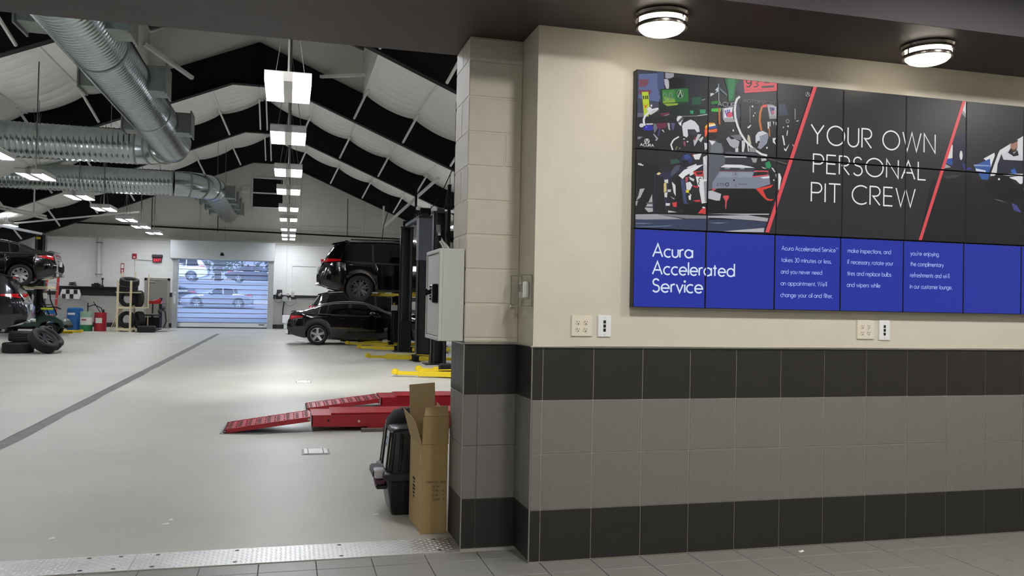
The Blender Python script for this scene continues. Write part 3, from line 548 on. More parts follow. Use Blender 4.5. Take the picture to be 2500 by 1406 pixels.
PIC='2b2b2f,3725,5686,6155,5711,5457,3707,3737,3688;3b3c4a,3797,5608,4148,5625,4155,5255,3804,5227;5d6a92,3825,5550,4134,5588,4130,5381,4064,5205,3827,5229;4a5578,4057,5603,4133,5610,4145,5397,4085,5321,4060,5432;7a4a5a,3830,5490,3955,5501,3926,5414,3831,5399;73465a,3828,5370,3984,5376,3977,5326,3829,5314;46485a,3819,5271,4078,5249,4088,5136,3822,5088;6a6878,3818,5101,3951,5108,3952,5069,3819,5052;2a2d33,4149,5604,4744,5614,4750,5274,4295,5238,4152,5412;9a98a0,4157,5601,4266,5607,4264,5557,4212,5527,4158,5533;b4b3bb,4143,5518,4181,5525,4213,5495,4203,5409,4172,5410,4151,5462;191b1c,4200,5530,4281,5555,4406,5541,4408,5441,4210,5413;1f3f2c,4091,5400,4451,5441,4462,5266,4310,5239,4117,5231,4092,5336;3f7d3e,4120,5389,4447,5438,4459,5286,4132,5239;7fa33c,4131,5317,4294,5295,4287,5259,4134,5239;8aa83a,4140,5233,4326,5253,4318,5231,4187,5208;2e6a38,4276,5414,4447,5438,4459,5286,4287,5265;6f8a70,4182,5318,4181,5302,4177,5288,4171,5276,4164,5268,4155,5265,4146,5266,4139,5273,4132,5284,4128,5298,4126,5314,4127,5329,4131,5344,4137,5356,4145,5364,4153,5367,4162,5365,4170,5359,4176,5348,4180,5334,4182,5318,4169,5317,4169,5329,4166,5340,4163,5349,4158,5354,4153,5356,4149,5353,4144,5347,4141,5338,4139,5327,4139,5315,4140,5302,4142,5291,4146,5283,4150,5278,4155,5276,4160,5278,4164,5284,4167,5293,4169,5305,4169,5317;6f8a70,4254,5328,4253,5312,4249,5298,4243,5286,4236,5279,4228,5276,4220,5277,4213,5284,4207,5294,4203,5308,4201,5323,4202,5339,4206,5353,4211,5364,4218,5372,4226,5375,4235,5374,4242,5367,4248,5357,4252,5343,4254,5328,4241,5327,4240,5338,4238,5349,4235,5357,4231,5362,4227,5364,4222,5362,4219,5356,4216,5347,4214,5336,4213,5324,4214,5312,4216,5302,4220,5294,4224,5289,4228,5287,4232,5289,4236,5295,4239,5304,4241,5315,4241,5327;3f7d3e,4123,5317,4139,5318,4155,5266,4140,5261;1d2a22,4387,5366,4384,5344,4373,5327,4358,5316,4341,5315,4325,5323,4314,5339,4310,5359,4313,5381,4324,5399,4339,5409,4356,5411,4372,5403,4383,5387;8fae90,4387,5366,4386,5351,4381,5337,4372,5325,4361,5317,4349,5314,4337,5315,4326,5321,4318,5331,4312,5345,4310,5359,4311,5375,4317,5389,4325,5400,4336,5408,4348,5411,4360,5410,4371,5404,4379,5394,4385,5381,4387,5366,4383,5365,4381,5379,4376,5391,4368,5400,4358,5406,4348,5407,4337,5404,4328,5397,4320,5386,4316,5374,4314,5360,4316,5346,4321,5334,4329,5325,4339,5320,4349,5318,4360,5321,4369,5328,4377,5339,4381,5352,4383,5365;8fae90,4315,5325,4345,5405,4357,5406,4380,5331,4366,5330,4351,5379,4332,5327;24523f,4496,5333,4622,5352,4615,5264,4501,5247;8a8f92,4622,5315,4669,5334,4674,5326,4630,5305;b9cc3c,3867,5345,3946,5355,3965,5183,3955,5069,3898,5072;2a3320,3879,5300,3894,5306,3899,5267,3883,5262;2a3320,3905,5307,3918,5308,3924,5269,3910,5265;2a3320,3926,5309,3947,5308,3940,5288,3954,5273,3930,5270;c96a35,3884,5205,3911,5193,3953,5218,3923,5180,3950,5161,3915,5172,3893,5149,3908,5179;24252a,3823,5052,4297,5095,4713,5134,4736,4703,3815,4671;1f2a26,4079,5192,4466,5245,4719,5236,4712,5141,4398,5103,4104,5109;2f8f68,4475,5177,4522,5184,4519,5141,4484,5142;2f8a60,4601,5201,4680,5207,4676,5160,4609,5152;a8b0aa,4578,5131,4708,5159,4708,5147,4578,5120;8a8f8f,4313,5093,4453,5107,4579,5120,4578,5128,4453,5114,4313,5100;6e2f42,4096,5119,4219,5136,4212,5110,4120,5089;8a8890,4143,5091,4189,5112,4227,5115,4166,5093;d9d8dc,4073,5181,4006,5163,3950,5128,3903,5079,3882,5031,3887,4984,3900,4955,3924,4965,3912,4991,3908,5029,3924,5067,3966,5110,4016,5141,4079,5158;c2c0bc,3951,5097,3982,5089,4050,5133,4072,5156,4011,5152;d5d4d8,3996,5158,3993,5147,3984,5138,3971,5132,3957,5131,3944,5135,3935,5142,3932,5153,3935,5163,3943,5172,3956,5178,3970,5179,3983,5175,3992,5168;cfcfd2,4000,5199,3998,5193,3995,5188,3990,5184,3985,5184,3980,5186,3976,5191,3975,5197,3976,5203,3980,5208,3984,5212,3990,5212,3995,5210,3998,5205;c9c9cf,3899,4963,3896,4952,3888,4943,3877,4938,3864,4937,3852,4941,3844,4948,3841,4958,3844,4969,3852,4978,3863,4983,3876,4984,3888,4981,3896,4973;bdbdc4,3923,4986,4014,4996,4007,4978,3931,4969;2f33a0,3889,4930,3923,4964,3969,4975,4015,4957,4019,4918,3962,4907,3901,4906;6f7ae0,3916,4943,3938,4955,3935,4934;6d6c74,4018,4993,4052,4992,4069,4943,4031,4877,4019,4933;4b3a66,4099,4967,4122,4968,4086,4845,4066,4851;6a2c40,4060,4999,4183,5012,4180,4955,4069,4936;a7a6ad,4190,5013,4221,5011,4229,4926,4207,4939;5a4f7a,4237,5016,4291,5016,4269,4929,4250,4942;d8d8d8,4123,4926,4138,4930,4158,4900,4146,4903;9a9aa0,4012,4872,4028,4873,4082,4824,4060,4794,4037,4799,4056,4818;7d7c82,3823,4827,3887,4831,3850,4800,3824,4799;d4d3d8,4389,5070,4385,5053,4374,5038,4358,5029,4340,5028,4324,5034,4312,5047,4308,5064,4312,5082,4323,5097,4339,5105,4357,5107,4373,5100,4384,5087;55555c,4322,5040,4375,5094,4403,5078,4345,5024;dddce0,4330,5023,4368,5036,4369,4990,4346,4999;cfcfd4,4392,5024,4485,5074,4540,5056,4592,5003,4605,4939,4566,4929,4542,4963,4448,4956,4457,4885,4442,4859,4395,4877,4377,4987;3a3440,4460,4943,4542,4963,4582,4916,4528,4883,4472,4901;b9b9c0,4578,4908,4629,4912,4538,4762,4525,4833,4567,4879;7c2b3c,4536,4869,4567,4879,4541,4816;c5c5ca,4591,4844,4646,4888,4654,4870,4623,4814;d8d8da,4336,4870,4281,4837,4256,4812,4232,4763,4257,4691,4275,4697,4251,4764,4272,4803,4292,4824,4345,4856;8a9a50,4314,4749,4295,4708,4305,4705,4324,4745;a0a3a0,4360,4738,4340,4723,4345,4718,4365,4733;8c4a58,4396,4810,4427,4812,4424,4754,4404,4760;d8d8d8,4416,4841,4414,4838,4412,4835,4407,4833,4402,4833,4398,4834,4395,4836,4394,4839,4395,4843,4398,4845,4402,4847,4407,4847,4411,4846,4414,4844;d8d8d8,4461,4813,4460,4809,4457,4806,4453,4804,4448,4803,4444,4805,4441,4807,4439,4811,4441,4815,4443,4818,4448,4820,4453,4820,4457,4819,4460,4816;d8d8da,3972,4786,3971,4777,3966,4769,3959,4762,3949,4758,3939,4756,3929,4756,3919,4760,3912,4766,3907,4773,3905,4782,3907,4791,3911,4799,3918,4805,3928,4810,3938,4812,3948,4812,3958,4808,3965,4802,3970,4795,3972,4786,3965,4786,3964,4792,3960,4798,3954,4803,3946,4805,3938,4806,3930,4804,3923,4801,3917,4795,3913,4789,3912,4782,3913,4775,3917,4770,3923,4765,3931,4763,3939,4762,3947,4764,3955,4767,3960,4773,3964,4779,3965,4786;d8d8da,3913,4762,3935,4805,3943,4805,3966,4766,3956,4765,3940,4793,3924,4763;55585f,4721,4848,4804,4861,4914,4778,4924,4695,4926,4596,4726,4584;6c7076,4755,4835,4888,4822,4915,4717,4749,4691;cfcfd2,4664,4814,4705,4809,4710,4749,4674,4724;d8d8dc,4725,4848,4813,4839,4764,4790;e9a53a,4669,5003,4718,5052,4792,5057,4814,5021,4719,4999,4677,4973;2f53a0,4714,4999,4810,5028,4827,4999,4719,4976;e8623a,4719,4969,4827,4992,4828,4954,4769,4938,4711,4938,4679,4875,4670,4897,4669,4973,4702,4998;e3d9c8,4694,4952,4727,4973,4720,4939;f0e6c0,4718,5029,4801,5047,4810,5028,4718,5007;2a2022,4720,4939,4828,4950,4812,4869,4754,4850,4721,4856;1f5a3a,4909,5606,5111,5616,5055,5435,5057,5336,4972,5322,4958,5450;2c7a4c,4959,5603,5060,5608,5030,5380,4981,5330;2f3540,5111,5616,5179,5614,5182,5446,5072,5429,5062,5497;c8c8cc,4733,5363,4733,5378,4835,5489,4844,5441,4762,5381;2b2b2e,4761,5411,4794,5444,4819,5439,4787,5398;d8d8dc,4732,5405,4761,5400,4737,5375;8a9aa2,4830,5523,4843,5524,4851,5312,4840,5311;5c6c70,4852,5479,4950,5411,4955,5378,4857,5449;2f7a38,4746,5304,4846,5323,4843,5289,4747,5273;46b044,4748,5221,4881,5239,4870,5192,4749,5187;d34a55,5162,5617,5627,5623,5629,5507,5182,5442;a33b46,5190,5477,5620,5529,5620,5523,5190,5470;2c1418,5274,5592,5273,5581,5267,5571,5259,5562,5248,5556,5236,5553,5224,5554,5213,5558,5204,5565,5198,5574,5196,5585,5198,5596,5203,5607,5212,5615,5222,5621,5235,5624,5247,5623,5258,5619,5267,5612,5272,5603,5274,5592,5257,5590,5256,5597,5253,5602,5248,5606,5242,5608,5235,5608,5228,5607,5222,5604,5217,5599,5214,5593,5213,5587,5214,5581,5217,5575,5222,5571,5229,5569,5235,5569,5242,5570,5248,5574,5253,5578,5256,5584,5257,5590;2c1418,5257,5598,5261,5555,5236,5529,5207,5529,5206,5512,5245,5514,5279,5551,5276,5600;2c1418,5299,5603,5338,5606,5353,5589,5321,5569,5354,5554,5344,5540,5300,5534,5301,5519,5351,5526,5370,5561,5338,5571,5369,5587,5346,5620,5299,5619;38383f,5403,5545,5580,5568,5576,5541,5408,5520;5a2f30,5419,5616,5532,5622,5506,5585,5446,5584;24252a,5133,5312,5640,5399,6142,5448,5809,4682,5143,4724;3a4258,5641,5345,5728,5360,5774,5223,5652,5206;9a9a9e,4890,5239,5041,5270,5069,5089,4926,5075,4900,5111;d8d4dc,4915,5234,5033,5258,5051,5138,4917,5124;d24a5a,5034,5173,5030,5158,5017,5145,4998,5137,4978,5135,4959,5140,4946,5151,4941,5166,4946,5181,4958,5194,4977,5202,4997,5203,5016,5198,5029,5187;3a2d8a,4920,5213,4956,5127,4965,5220,4979,5221,4967,5187,4983,5183,4994,5227,4949,5224,4953,5141,4936,5218;b06a3a,4835,5235,4860,5237,4868,5040,4847,5046;c07038,5407,5307,5379,5226,5375,5115,5399,5008,5426,5014,5402,5119,5407,5224,5433,5301;d85550,5420,5319,5484,5332,5481,5297,5425,5289;a4a4aa,5484,5328,5562,5331,5632,5305,5626,5169,5522,5158;4a3a78,5519,5295,5552,5198,5563,5298,5567,5283,5555,5256,5573,5251,5586,5288,5545,5301,5551,5215,5538,5300;c06a7a,5585,5240,5583,5228,5578,5219,5570,5213,5562,5212,5554,5217,5549,5226,5547,5237,5548,5248,5553,5258,5561,5264,5570,5264,5577,5260,5583,5251;8e9290,5521,5189,5625,5204,5626,5169,5526,5158;38404e,5132,5205,5127,5161,5112,5126,5090,5105,5065,5103,5042,5120,5026,5154,5020,5196,5025,5240,5040,5275,5062,5296,5087,5298,5109,5281,5125,5247;d8d6d6,5109,5404,5069,5367,5047,5308,5040,5228,5050,5135,5082,5036,5127,4946,5198,4857,5304,4771,5411,4715,5492,4703,5498,4729,5423,4739,5322,4792,5220,4875,5152,4960,5109,5047,5078,5142,5069,5230,5075,5305,5094,5355,5129,5386;a8a8ae,4946,4879,4979,4908,5014,4876,5064,4887,5124,4860,5108,4791,5049,4775,4998,4799;6a6d78,4996,4920,5139,4946,5149,4870,5064,4887;c8c8cc,5066,4773,5108,4787,5109,4734,5071,4731;c8c8cc,5153,4870,5192,4880,5197,4812,5181,4738,5156,4740;b9b4a0,5233,4952,5259,4931,5282,4833,5252,4846,5225,4890;d8d8d8,5219,4866,5238,4745,5252,4747,5233,4869;8e8e90,5253,4793,5338,4798,5348,4745,5262,4744;c9cad2,5336,4944,5369,4989,5429,5008,5490,4986,5508,4933,5483,4862,5407,4784,5360,4800,5389,4840,5337,4860;8a8d9c,5387,4940,5503,4987,5508,4925,5475,4861,5407,4784,5360,4800,5389,4832,5397,4879;2b2a33,5354,4872,5388,4890,5397,4864,5363,4831;d8d8d8,5492,5121,5514,5122,5515,5049,5498,5033;cfcfcf,5522,5127,5535,5128,5534,5066,5523,5065;d2d2d2,5566,5138,5583,5124,5575,5084;c8c8c8,5601,5125,5627,5131,5627,5081,5606,5087;dcdcdc,5565,4929,5612,4936,5591,4900,5609,4855,5570,4879;b07040,5507,5041,5524,5050,5534,4943,5517,4949;d8d8d8,5690,4973,5712,4970,5736,4856,5718,4855,5704,4916;d8d8d8,5719,4824,5745,4806,5797,4883,5750,4783,5728,4793;bdbdbd,5787,5150,5786,5143,5783,5136,5778,5131,5772,5127,5765,5126,5758,5126,5751,5129,5746,5134,5743,5140,5742,5147,5743,5154,5746,5161,5751,5167,5757,5170,5764,5172,5771,5171,5777,5169,5783,5164,5786,5158,5787,5150,5782,5150,5781,5156,5778,5161,5774,5165,5770,5167,5764,5167,5759,5166,5754,5163,5750,5159,5748,5153,5747,5147,5748,5142,5750,5137,5754,5133,5759,5131,5765,5130,5770,5131,5775,5134,5779,5139,5781,5144,5782,5150;c8c8c8,5782,5088,5781,5082,5778,5078,5774,5075,5769,5075,5765,5077,5762,5081,5761,5086,5762,5092,5765,5096,5769,5099,5774,5099,5778,5097,5781,5093;c0c0c0,5717,5072,5716,5067,5713,5064,5710,5062,5706,5062,5703,5063,5700,5066,5699,5070,5700,5074,5702,5078,5706,5080,5710,5080,5713,5079,5716,5076;c8c8c8,5759,5036,5772,5037,5765,4974,5751,4973;d8d8d8,5841,4882,5855,4840,5837,4863;9a9a9a,5859,5308,5862,5176,5872,5176,5870,5309;c8c8c8,5880,5161,5915,5172,5916,5160,5885,5154;d8d8d8,5219,5032,5269,5070,5274,5059,5240,5022;d8d8d8,5297,5291,5297,5285,5294,5281,5290,5278,5285,5278,5281,5280,5278,5284,5277,5289,5278,5294,5281,5299,5285,5301,5289,5302,5293,5300,5296,5296;c8c8d8,5312,5180,5311,5176,5309,5172,5306,5169,5302,5169,5298,5171,5296,5174,5295,5179,5296,5184,5298,5188,5301,5190,5305,5190,5309,5188,5311,5185;c8c8c8,5333,5213,5332,5210,5329,5208,5325,5206,5321,5206,5316,5207,5314,5208,5312,5211,5313,5214,5316,5216,5320,5218,5325,5218,5329,5217,5332,5215;d8d8d8,5501,4809,5500,4804,5496,4799,5492,4797,5486,4796,5481,4798,5478,4802,5477,4808,5478,4813,5481,4817,5486,4820,5491,4821,5496,4818,5500,4814;d0d0d0,5047,4985,5046,4979,5044,4974,5040,4971,5035,4971,5031,4973,5028,4977,5027,4983,5028,4989,5031,4994,5035,4997,5039,4998,5043,4995,5046,4991;8a8a8e,5249,5290,5254,5092,5262,5092,5257,5291;8f9094,6068,5498,6067,5489,6062,5480,6055,5473,6045,5468,6035,5465,6025,5466,6015,5470,6007,5475,6003,5483,6001,5492,6002,5502,6007,5510,6014,5518,6024,5523,6034,5525,6044,5524,6054,5521,6062,5515,6067,5507,6068,5498,6063,5498,6061,5505,6057,5512,6051,5517,6043,5520,6034,5520,6025,5518,6017,5514,6011,5508,6007,5501,6006,5493,6008,5485,6012,5479,6018,5474,6026,5471,6035,5470,6044,5472,6052,5476,6058,5482,6062,5490,6063,5498;8f9094,6010,5470,6031,5521,6039,5521,6062,5474,6049,5473,6035,5505,6022,5471;26262a,3782,4672,4702,4682,4714,3985,3795,3942;2f4f45,4234,4588,4327,4601,4359,4560,4235,4531;1f1f22,3807,4533,4066,4528,4129,4425,4045,3968,3871,3953,3809,3999,3890,4130,3828,4211;a6a5a8,3858,4227,3919,4237,3867,4129,3815,4091,3844,4155;9a9a9e,3808,4083,3838,4092,3824,4035,3805,4027;a9a8ac,4011,4175,4026,3974,3969,3964,3923,4005,3974,4092;55555c,3944,4076,4024,4087,4021,4059,3937,4058;4a4a52,3930,4030,4025,4034,4025,4016,3926,4015;2b2c40,4113,4439,4221,4449,4656,4593,4665,4500,4330,4437,4207,4359,4068,4386;30304a,4037,4406,4237,4446,4223,4331,4183,3974,4030,3967;232327,4045,4399,4145,4384,4183,3974,4038,3968;2f355c,4396,4648,4481,4675,4522,4606,4484,4546,4398,4527,4358,4589;3a4a8a,4404,4649,4458,4667,4498,4619,4420,4600;1f2024,4366,4596,4459,4588,4484,4539,4406,4506;d8d8da,4513,4663,4631,4685,4600,4611,4545,4608;b84a4a,4501,4655,4528,4675,4521,4642;4a5060,4244,4446,4297,4521,4359,4532,4345,4474,4245,4390;dcdcde,4338,4409,4407,4477,4515,4527,4657,4557,4579,4502,4532,4471,4424,4407,4393,4370;cfcfd4,4437,4508,4562,4558,4570,4537,4485,4496;d7d7da,4470,4460,4516,4470,4540,4442,4486,4411;3d4a70,4362,4368,4417,4364,4444,4115,4493,4046,4414,4085;d0d0d4,4433,4329,4487,4346,4519,4305,4489,4246,4442,4251;c8c8cc,4471,4403,4542,4378,4534,4349,4487,4368;d4c63a,4434,4243,4477,4253,4474,4213,4435,4215;a84a5a,4424,4393,4463,4402,4456,4344,4429,4336;d8d8da,4467,4181,4502,4186,4499,4129,4475,4138;c8c8cc,4478,4210,4510,4190,4498,4175;d04048,4517,4463,4658,4482,4651,4420,4557,4415;3a2024,4556,4458,4650,4470,4643,4441,4580,4430;dcdade,4557,4411,4651,4413,4646,4283,4590,4295;26242a,4629,4353,4624,4351,4618,4349,4612,4349,4607,4351,4602,4354,4598,4358,4595,4363,4593,4368,4593,4374,4593,4380,4595,4386,4599,4391,4603,4396,4607,4399,4613,4400,4618,4401,4624,4400,4629,4397,4633,4394,4637,4389,4627,4384,4625,4386,4623,4389,4620,4390,4617,4391,4614,4391,4612,4389,4609,4388,4607,4385,4605,4382,4604,4378,4604,4375,4604,4371,4605,4368,4607,4365,4609,4362,4611,4360,4614,4359,4617,4359,4620,4360,4623,4362;26242a,4634,4321,4631,4316,4626,4312,4621,4309,4616,4308,4611,4307,4605,4309,4600,4311,4596,4314,4593,4319,4590,4324,4590,4330,4590,4336,4592,4341,4595,4346,4598,4350,4603,4353,4608,4355,4614,4356,4619,4356,4625,4354,4619,4345,4617,4346,4614,4346,4611,4346,4608,4345,4605,4343,4603,4340,4602,4337,4601,4334,4601,4331,4601,4327,4602,4324,4604,4322,4606,4320,4609,4318,4612,4317,4615,4318,4618,4318,4620,4320,4622,4322,4624,4325;c03a48,4519,4305,4598,4295,4583,4273,4535,4284;c03a48,4522,4126,4617,4142,4625,4117,4570,4114;1b1b1e,4299,4393,4362,4389,4399,4027,4307,3980;1b1b1e,4406,4078,4712,4114,4714,3985,4408,3971;2a282c,4504,4290,4598,4274,4616,4145,4522,4140;d6d6d8,4605,4353,4707,4416,4712,4114,4641,4096,4607,4252;b9b9bf,4647,4643,4702,4668,4707,4387,4660,4385;8e8e96,4660,4356,4707,4366,4712,4128,4680,4113;d8d8da,4651,4643,4671,4652,4692,4545,4664,4565;c8423f,4592,3979,4642,4039,4689,4048,4695,3969,4612,3962;dcdcdc,4649,4061,4685,4059,4681,4041,4650,4046;c9bd80,4154,4306,4185,4322,4191,4216,4156,4200;d0cfc8,4161,4349,4207,4355,4208,4309,4162,4321;d0cfc8,4164,4200,4202,4206,4196,4145,4165,4151;c0c0c4,4202,4238,4248,4240,4241,4212,4202,4210;d0d0d4,4254,4333,4301,4293,4307,4165,4280,4206;c8c8cc,4181,4081,4239,4080,4232,4051,4182,4049;cc4048,4262,4085,4320,4102,4321,4041,4275,4043;d8c890,4060,4411,4091,4434,4118,4418,4083,4398;b8b8bc,4214,3997,4330,3981,4214,3972;a8a8ac,4234,4161,4296,4136,4281,4128;c9c9cc,3826,4510,3841,4528,3849,4511,3860,4526,3876,4509,3898,4507,3891,4493,3838,4500;17171a,3795,3956,4730,3982,4730,3964,3796,3932;9a9a9e,3799,3932,4061,3948,4409,3906,4062,3880,3800,3876;7d7d84,4061,3948,4730,3960,4731,3924,4448,3912;39425c,3800,3872,4731,3921,4733,3777,3802,3767;78809a,3805,3834,4048,3841,3911,3828,3805,3825;6a7490,3806,3788,4294,3830,4217,3813,3806,3780;26262a,4916,4731,5635,4695,5646,4024,4709,3981,4704,4260;5a5d66,4712,4689,4933,4688,4936,4495,4817,4311,4720,4254;4a4d58,4932,4725,5322,4735,5390,4710,4933,4688;2f323c,4933,4658,5223,4677,5341,4594,4943,4562;d8d8dc,4929,4669,5206,4683,5223,4673,4929,4658;d8d8da,4878,4540,4935,4573,5141,4582,5275,4568,5325,4556,4878,4532;3b3f48,4870,4536,5325,4552,5317,4518,4863,4494;8a8d92,4927,4535,5001,4540,4997,4525,4932,4521;8a8d92,5125,4547,5192,4548,5188,4532,5134,4529;7a4048,4862,4497,5326,4518,5326,4512,4863,4489;7e8494,4863,4487,5326,4511,5520,4485,5538,4373,5346,4310,4858,4287,4769,4271,4775,4353,4807,4406;8d93a2,4879,4477,5292,4501,5293,4441,4839,4415;26262a,5317,4503,5502,4514,5486,4475,5301,4457;e05058,5321,4511,5504,4519,5500,4486,5301,4456,5303,4443,5505,4474,5508,4532,5321,4525;dcdce0,5402,4448,5524,4470,5525,4447,5445,4435;5a6070,5108,4464,5107,4453,5101,4442,5093,4433,5083,4427,5071,4425,5059,4426,5048,4431,5040,4439,5034,4449,5032,4460,5034,4472,5039,4482,5047,4491,5058,4497,5070,4499,5081,4498,5092,4494,5101,4486,5106,4476,5108,4464,5104,4464,5102,4474,5097,4483,5090,4490,5080,4495,5070,4496,5059,4493,5050,4488,5043,4480,5038,4471,5036,4460,5038,4450,5043,4441,5051,4434,5060,4430,5071,4429,5081,4431,5091,4436,5098,4444,5103,4454,5104,4464;5a6070,5052,4446,5067,4484,5075,4485,5090,4448,5082,4448,5071,4470,5060,4447;3a3f4c,5066,4395,5065,4389,5062,4384,5056,4381,5051,4381,5045,4383,5041,4388,5040,4393,5041,4399,5045,4404,5050,4407,5056,4407,5061,4405,5065,4401;3a404c,4990,4339,4989,4332,4985,4324,4979,4318,4972,4314,4964,4313,4956,4314,4948,4317,4943,4322,4939,4329,4937,4336,4938,4344,4942,4352,4948,4357,4955,4361,4963,4363,4971,4362,4979,4359,4985,4354,4988,4347,4990,4339,4978,4339,4978,4343,4975,4347,4972,4350,4968,4352,4963,4353,4959,4352,4955,4349,4951,4346,4949,4342,4949,4337,4950,4333,4952,4329,4955,4325,4959,4324,4964,4323,4968,4324,4972,4326,4976,4330,4978,4334,4978,4339;686e7c,5103,4360,5236,4363,5228,4348,5112,4342;686e7c,5062,4346,5087,4348,5084,4314,5067,4309;3a404c,4860,4320,4856,4316,4850,4313,4844,4313,4839,4315,4834,4320,4832,4325,4831,4331,4833,4338,4836,4343,4841,4347,4846,4348,4852,4348,4857,4345,4861,4340,4856,4337,4853,4340,4850,4342,4847,4343,4843,4341,4840,4339,4838,4335,4838,4331,4838,4327,4840,4323,4842,4321,4845,4319,4849,4319,4852,4321,4855,4324;3a404c,4867,4349,4896,4351,4896,4345,4885,4344,4885,4316,4879,4315,4878,4344,4867,4343;3a404c,4912,4353,4916,4352,4919,4351,4922,4348,4924,4345,4925,4340,4926,4336,4925,4331,4924,4327,4922,4323,4920,4320,4916,4318,4913,4317,4913,4323,4915,4324,4916,4325,4918,4327,4919,4330,4919,4332,4919,4335,4919,4339,4918,4341,4917,4344,4916,4346,4914,4347,4913,4347;3a404c,4899,4351,4906,4351,4906,4317,4900,4317;d4443a,5342,4309,5480,4343,5577,4371,5548,4335,5438,4299,5491,4205,5533,4192,5588,4198,5559,4174,5499,4175,5448,4210;c04a5a,4764,4282,4817,4277,4801,4254,4769,4253;1c1b1d,4809,4258,4866,4280,5296,4303,5355,4280,5449,4195,5525,4169,5584,4179,5536,4026,4725,3989,4718,4158,4860,4143;b8b8bc,4716,4246,4761,4256,4888,4222,4873,4143,4820,4141,4718,4161;d05058,4909,4190,4925,4205,4986,4209,4991,4187,4963,4141,4956,4036,4943,4073,4942,4147;c0433f,4659,4037,4691,4046,4692,3976,4660,3971;b8b8b8,5407,4673,5474,4678,5483,4655,5416,4640;2f8a5a,5463,4624,5517,4650,5547,4599,5527,4560,5476,4565;9a9a9a,5273,4672,5357,4670,5341,4617,5299,4621;c8c8c8,5544,4573,5569,4570,5604,4523,5587,4522;d8d8d8,5604,4497,5625,4502,5631,4423,5618,4430;dcdcdc,5642,4511,5664,4508,5686,4456,5662,4327,5646,4303;d0d0d0,5594,4425,5593,4421,5591,4417,5587,4415,5582,4415,5578,4417,5575,4420,5574,4424,5575,4428,5578,4431,5582,4433,5586,4433,5590,4432,5593,4429;d0d0d0,5409,4576,5485,4558,5443,4555;5a544c,5483,4689,5764,4635,5756,4623,5525,4666;c9c9cc,4725,3981,5527,4018,5523,4007,5151,3990;a6a6aa,4709,3955,5234,3990,5516,3965,5504,3923,5319,3930,4905,3938,4709,3936;3a4258,4694,3906,5069,3930,5499,3919,5471,3843,5464,3794,4696,3774;8a8f9e,4735,3875,4988,3890,4865,3873;b0b0b4,4867,3777,5154,3811,5463,3846,5459,3794;2e2e31,6156,5636,8380,5642,7655,3713,5501,3757;dc5058,6114,5612,6162,5611,5528,3793,5478,3796;2b2c2f,8329,5607,9314,5615,9335,3783,7654,3789;c8c9cc,8329,5593,8371,5603,8439,5518,8482,5438,8457,5408,8357,5372,8280,5450;8a8b8e,8297,5479,8356,5428,8357,5372,8289,5437;24243a,8160,5122,8359,5191,8365,4719,8165,4721;d8d6d2,8128,5023,8153,5018,8150,4851,8072,4839;2f4f9a,8072,4839,8150,4847,8148,4754,8048,4783;9a9aa0,8025,4712,8049,4769,8132,4733;d6d6d8,8306,4896,8304,4869,8298,4848,8289,4835,8278,4835,8269,4846,8262,4867,8259,4893,8261,4919,8267,4941,8277,4954,8287,4954,8297,4943,8303,4922;3a3a78,8297,4798,8415,4750,8466,4725,8332,4703;d4d4d6,8879,4996,9318,5245,9325,4691,8738,4657,8804,4815;2b2c2f,8354,5609,9314,5615,9318,5242,8879,5003,8465,4774,8365,4733;dcdcde,8633,4875,8802,4963,8811,4928,8745,4742,8744,4812;3a5a9c,8482,4775,8735,4881,8745,4756,8704,4599,8602,4607,8568,4661;8a9cc0,8482,4789,8727,4797,8728,4780,8482,4770;c8d0e0,8508,4741,8669,4723,8669,4702,8517,4707;24262c,8960,5258,8861,4991,8794,4888,8719,4701,8738,4696,8813,4883,8880,4986,8980,5254;2c2f3c,8914,4956,8949,4881,9305,4889,9321,4975,9324,4719,8840,4691,8855,4818;c9cbd2,8922,4949,9042,5007,9173,4994,9278,4944,9287,4890,8949,4886;a07868,9050,5085,9110,5131,9171,5150,9172,5051,9112,5018,9059,5036;4a3a34,9059,5043,9112,5018,9163,5050,9155,5007,9112,4983,9077,4995;3a2c28,9058,5114,9119,5146,9180,5157,9171,5136,9076,5094;26262c,9017,4977,9059,5036,9112,4969,9172,5022,9191,4953,9113,4933;3f66b0,9063,4746,9123,4778,9167,4717,9098,4699;dcdcde,9029,4653,9255,4694,9325,4677,9230,4565,9151,4624;3f62ac,9264,4659,9325,4670,9326,4606,9256,4616;232426,7654,3789,7838,4550,8349,4676,8602,4593,8806,4619,9151,4582,9326,4577,9335,3783;1e1f22,8840,4691,9029,4674,9152,4553,9256,4545,9241,4346,8792,4365,8637,4539;4a4a86,9085,4324,9164,4299,9243,4204,9121,4227;5a5d60,8792,4365,8912,4350,9016,4320,8844,4347;c08040,9265,4531,9326,4537,9327,4485,9266,4489;d8d8da,8895,4624,8894,4618,8889,4612,8882,4609,8875,4609,8868,4611,8863,4616,8861,4622,8863,4628,8867,4633,8874,4636,8882,4637,8889,4634,8894,4630;3a3c40,8034,4616,8299,4652,8183,4597,8051,4583;dc5058,8295,5598,8342,5596,7697,3785,7651,3785'
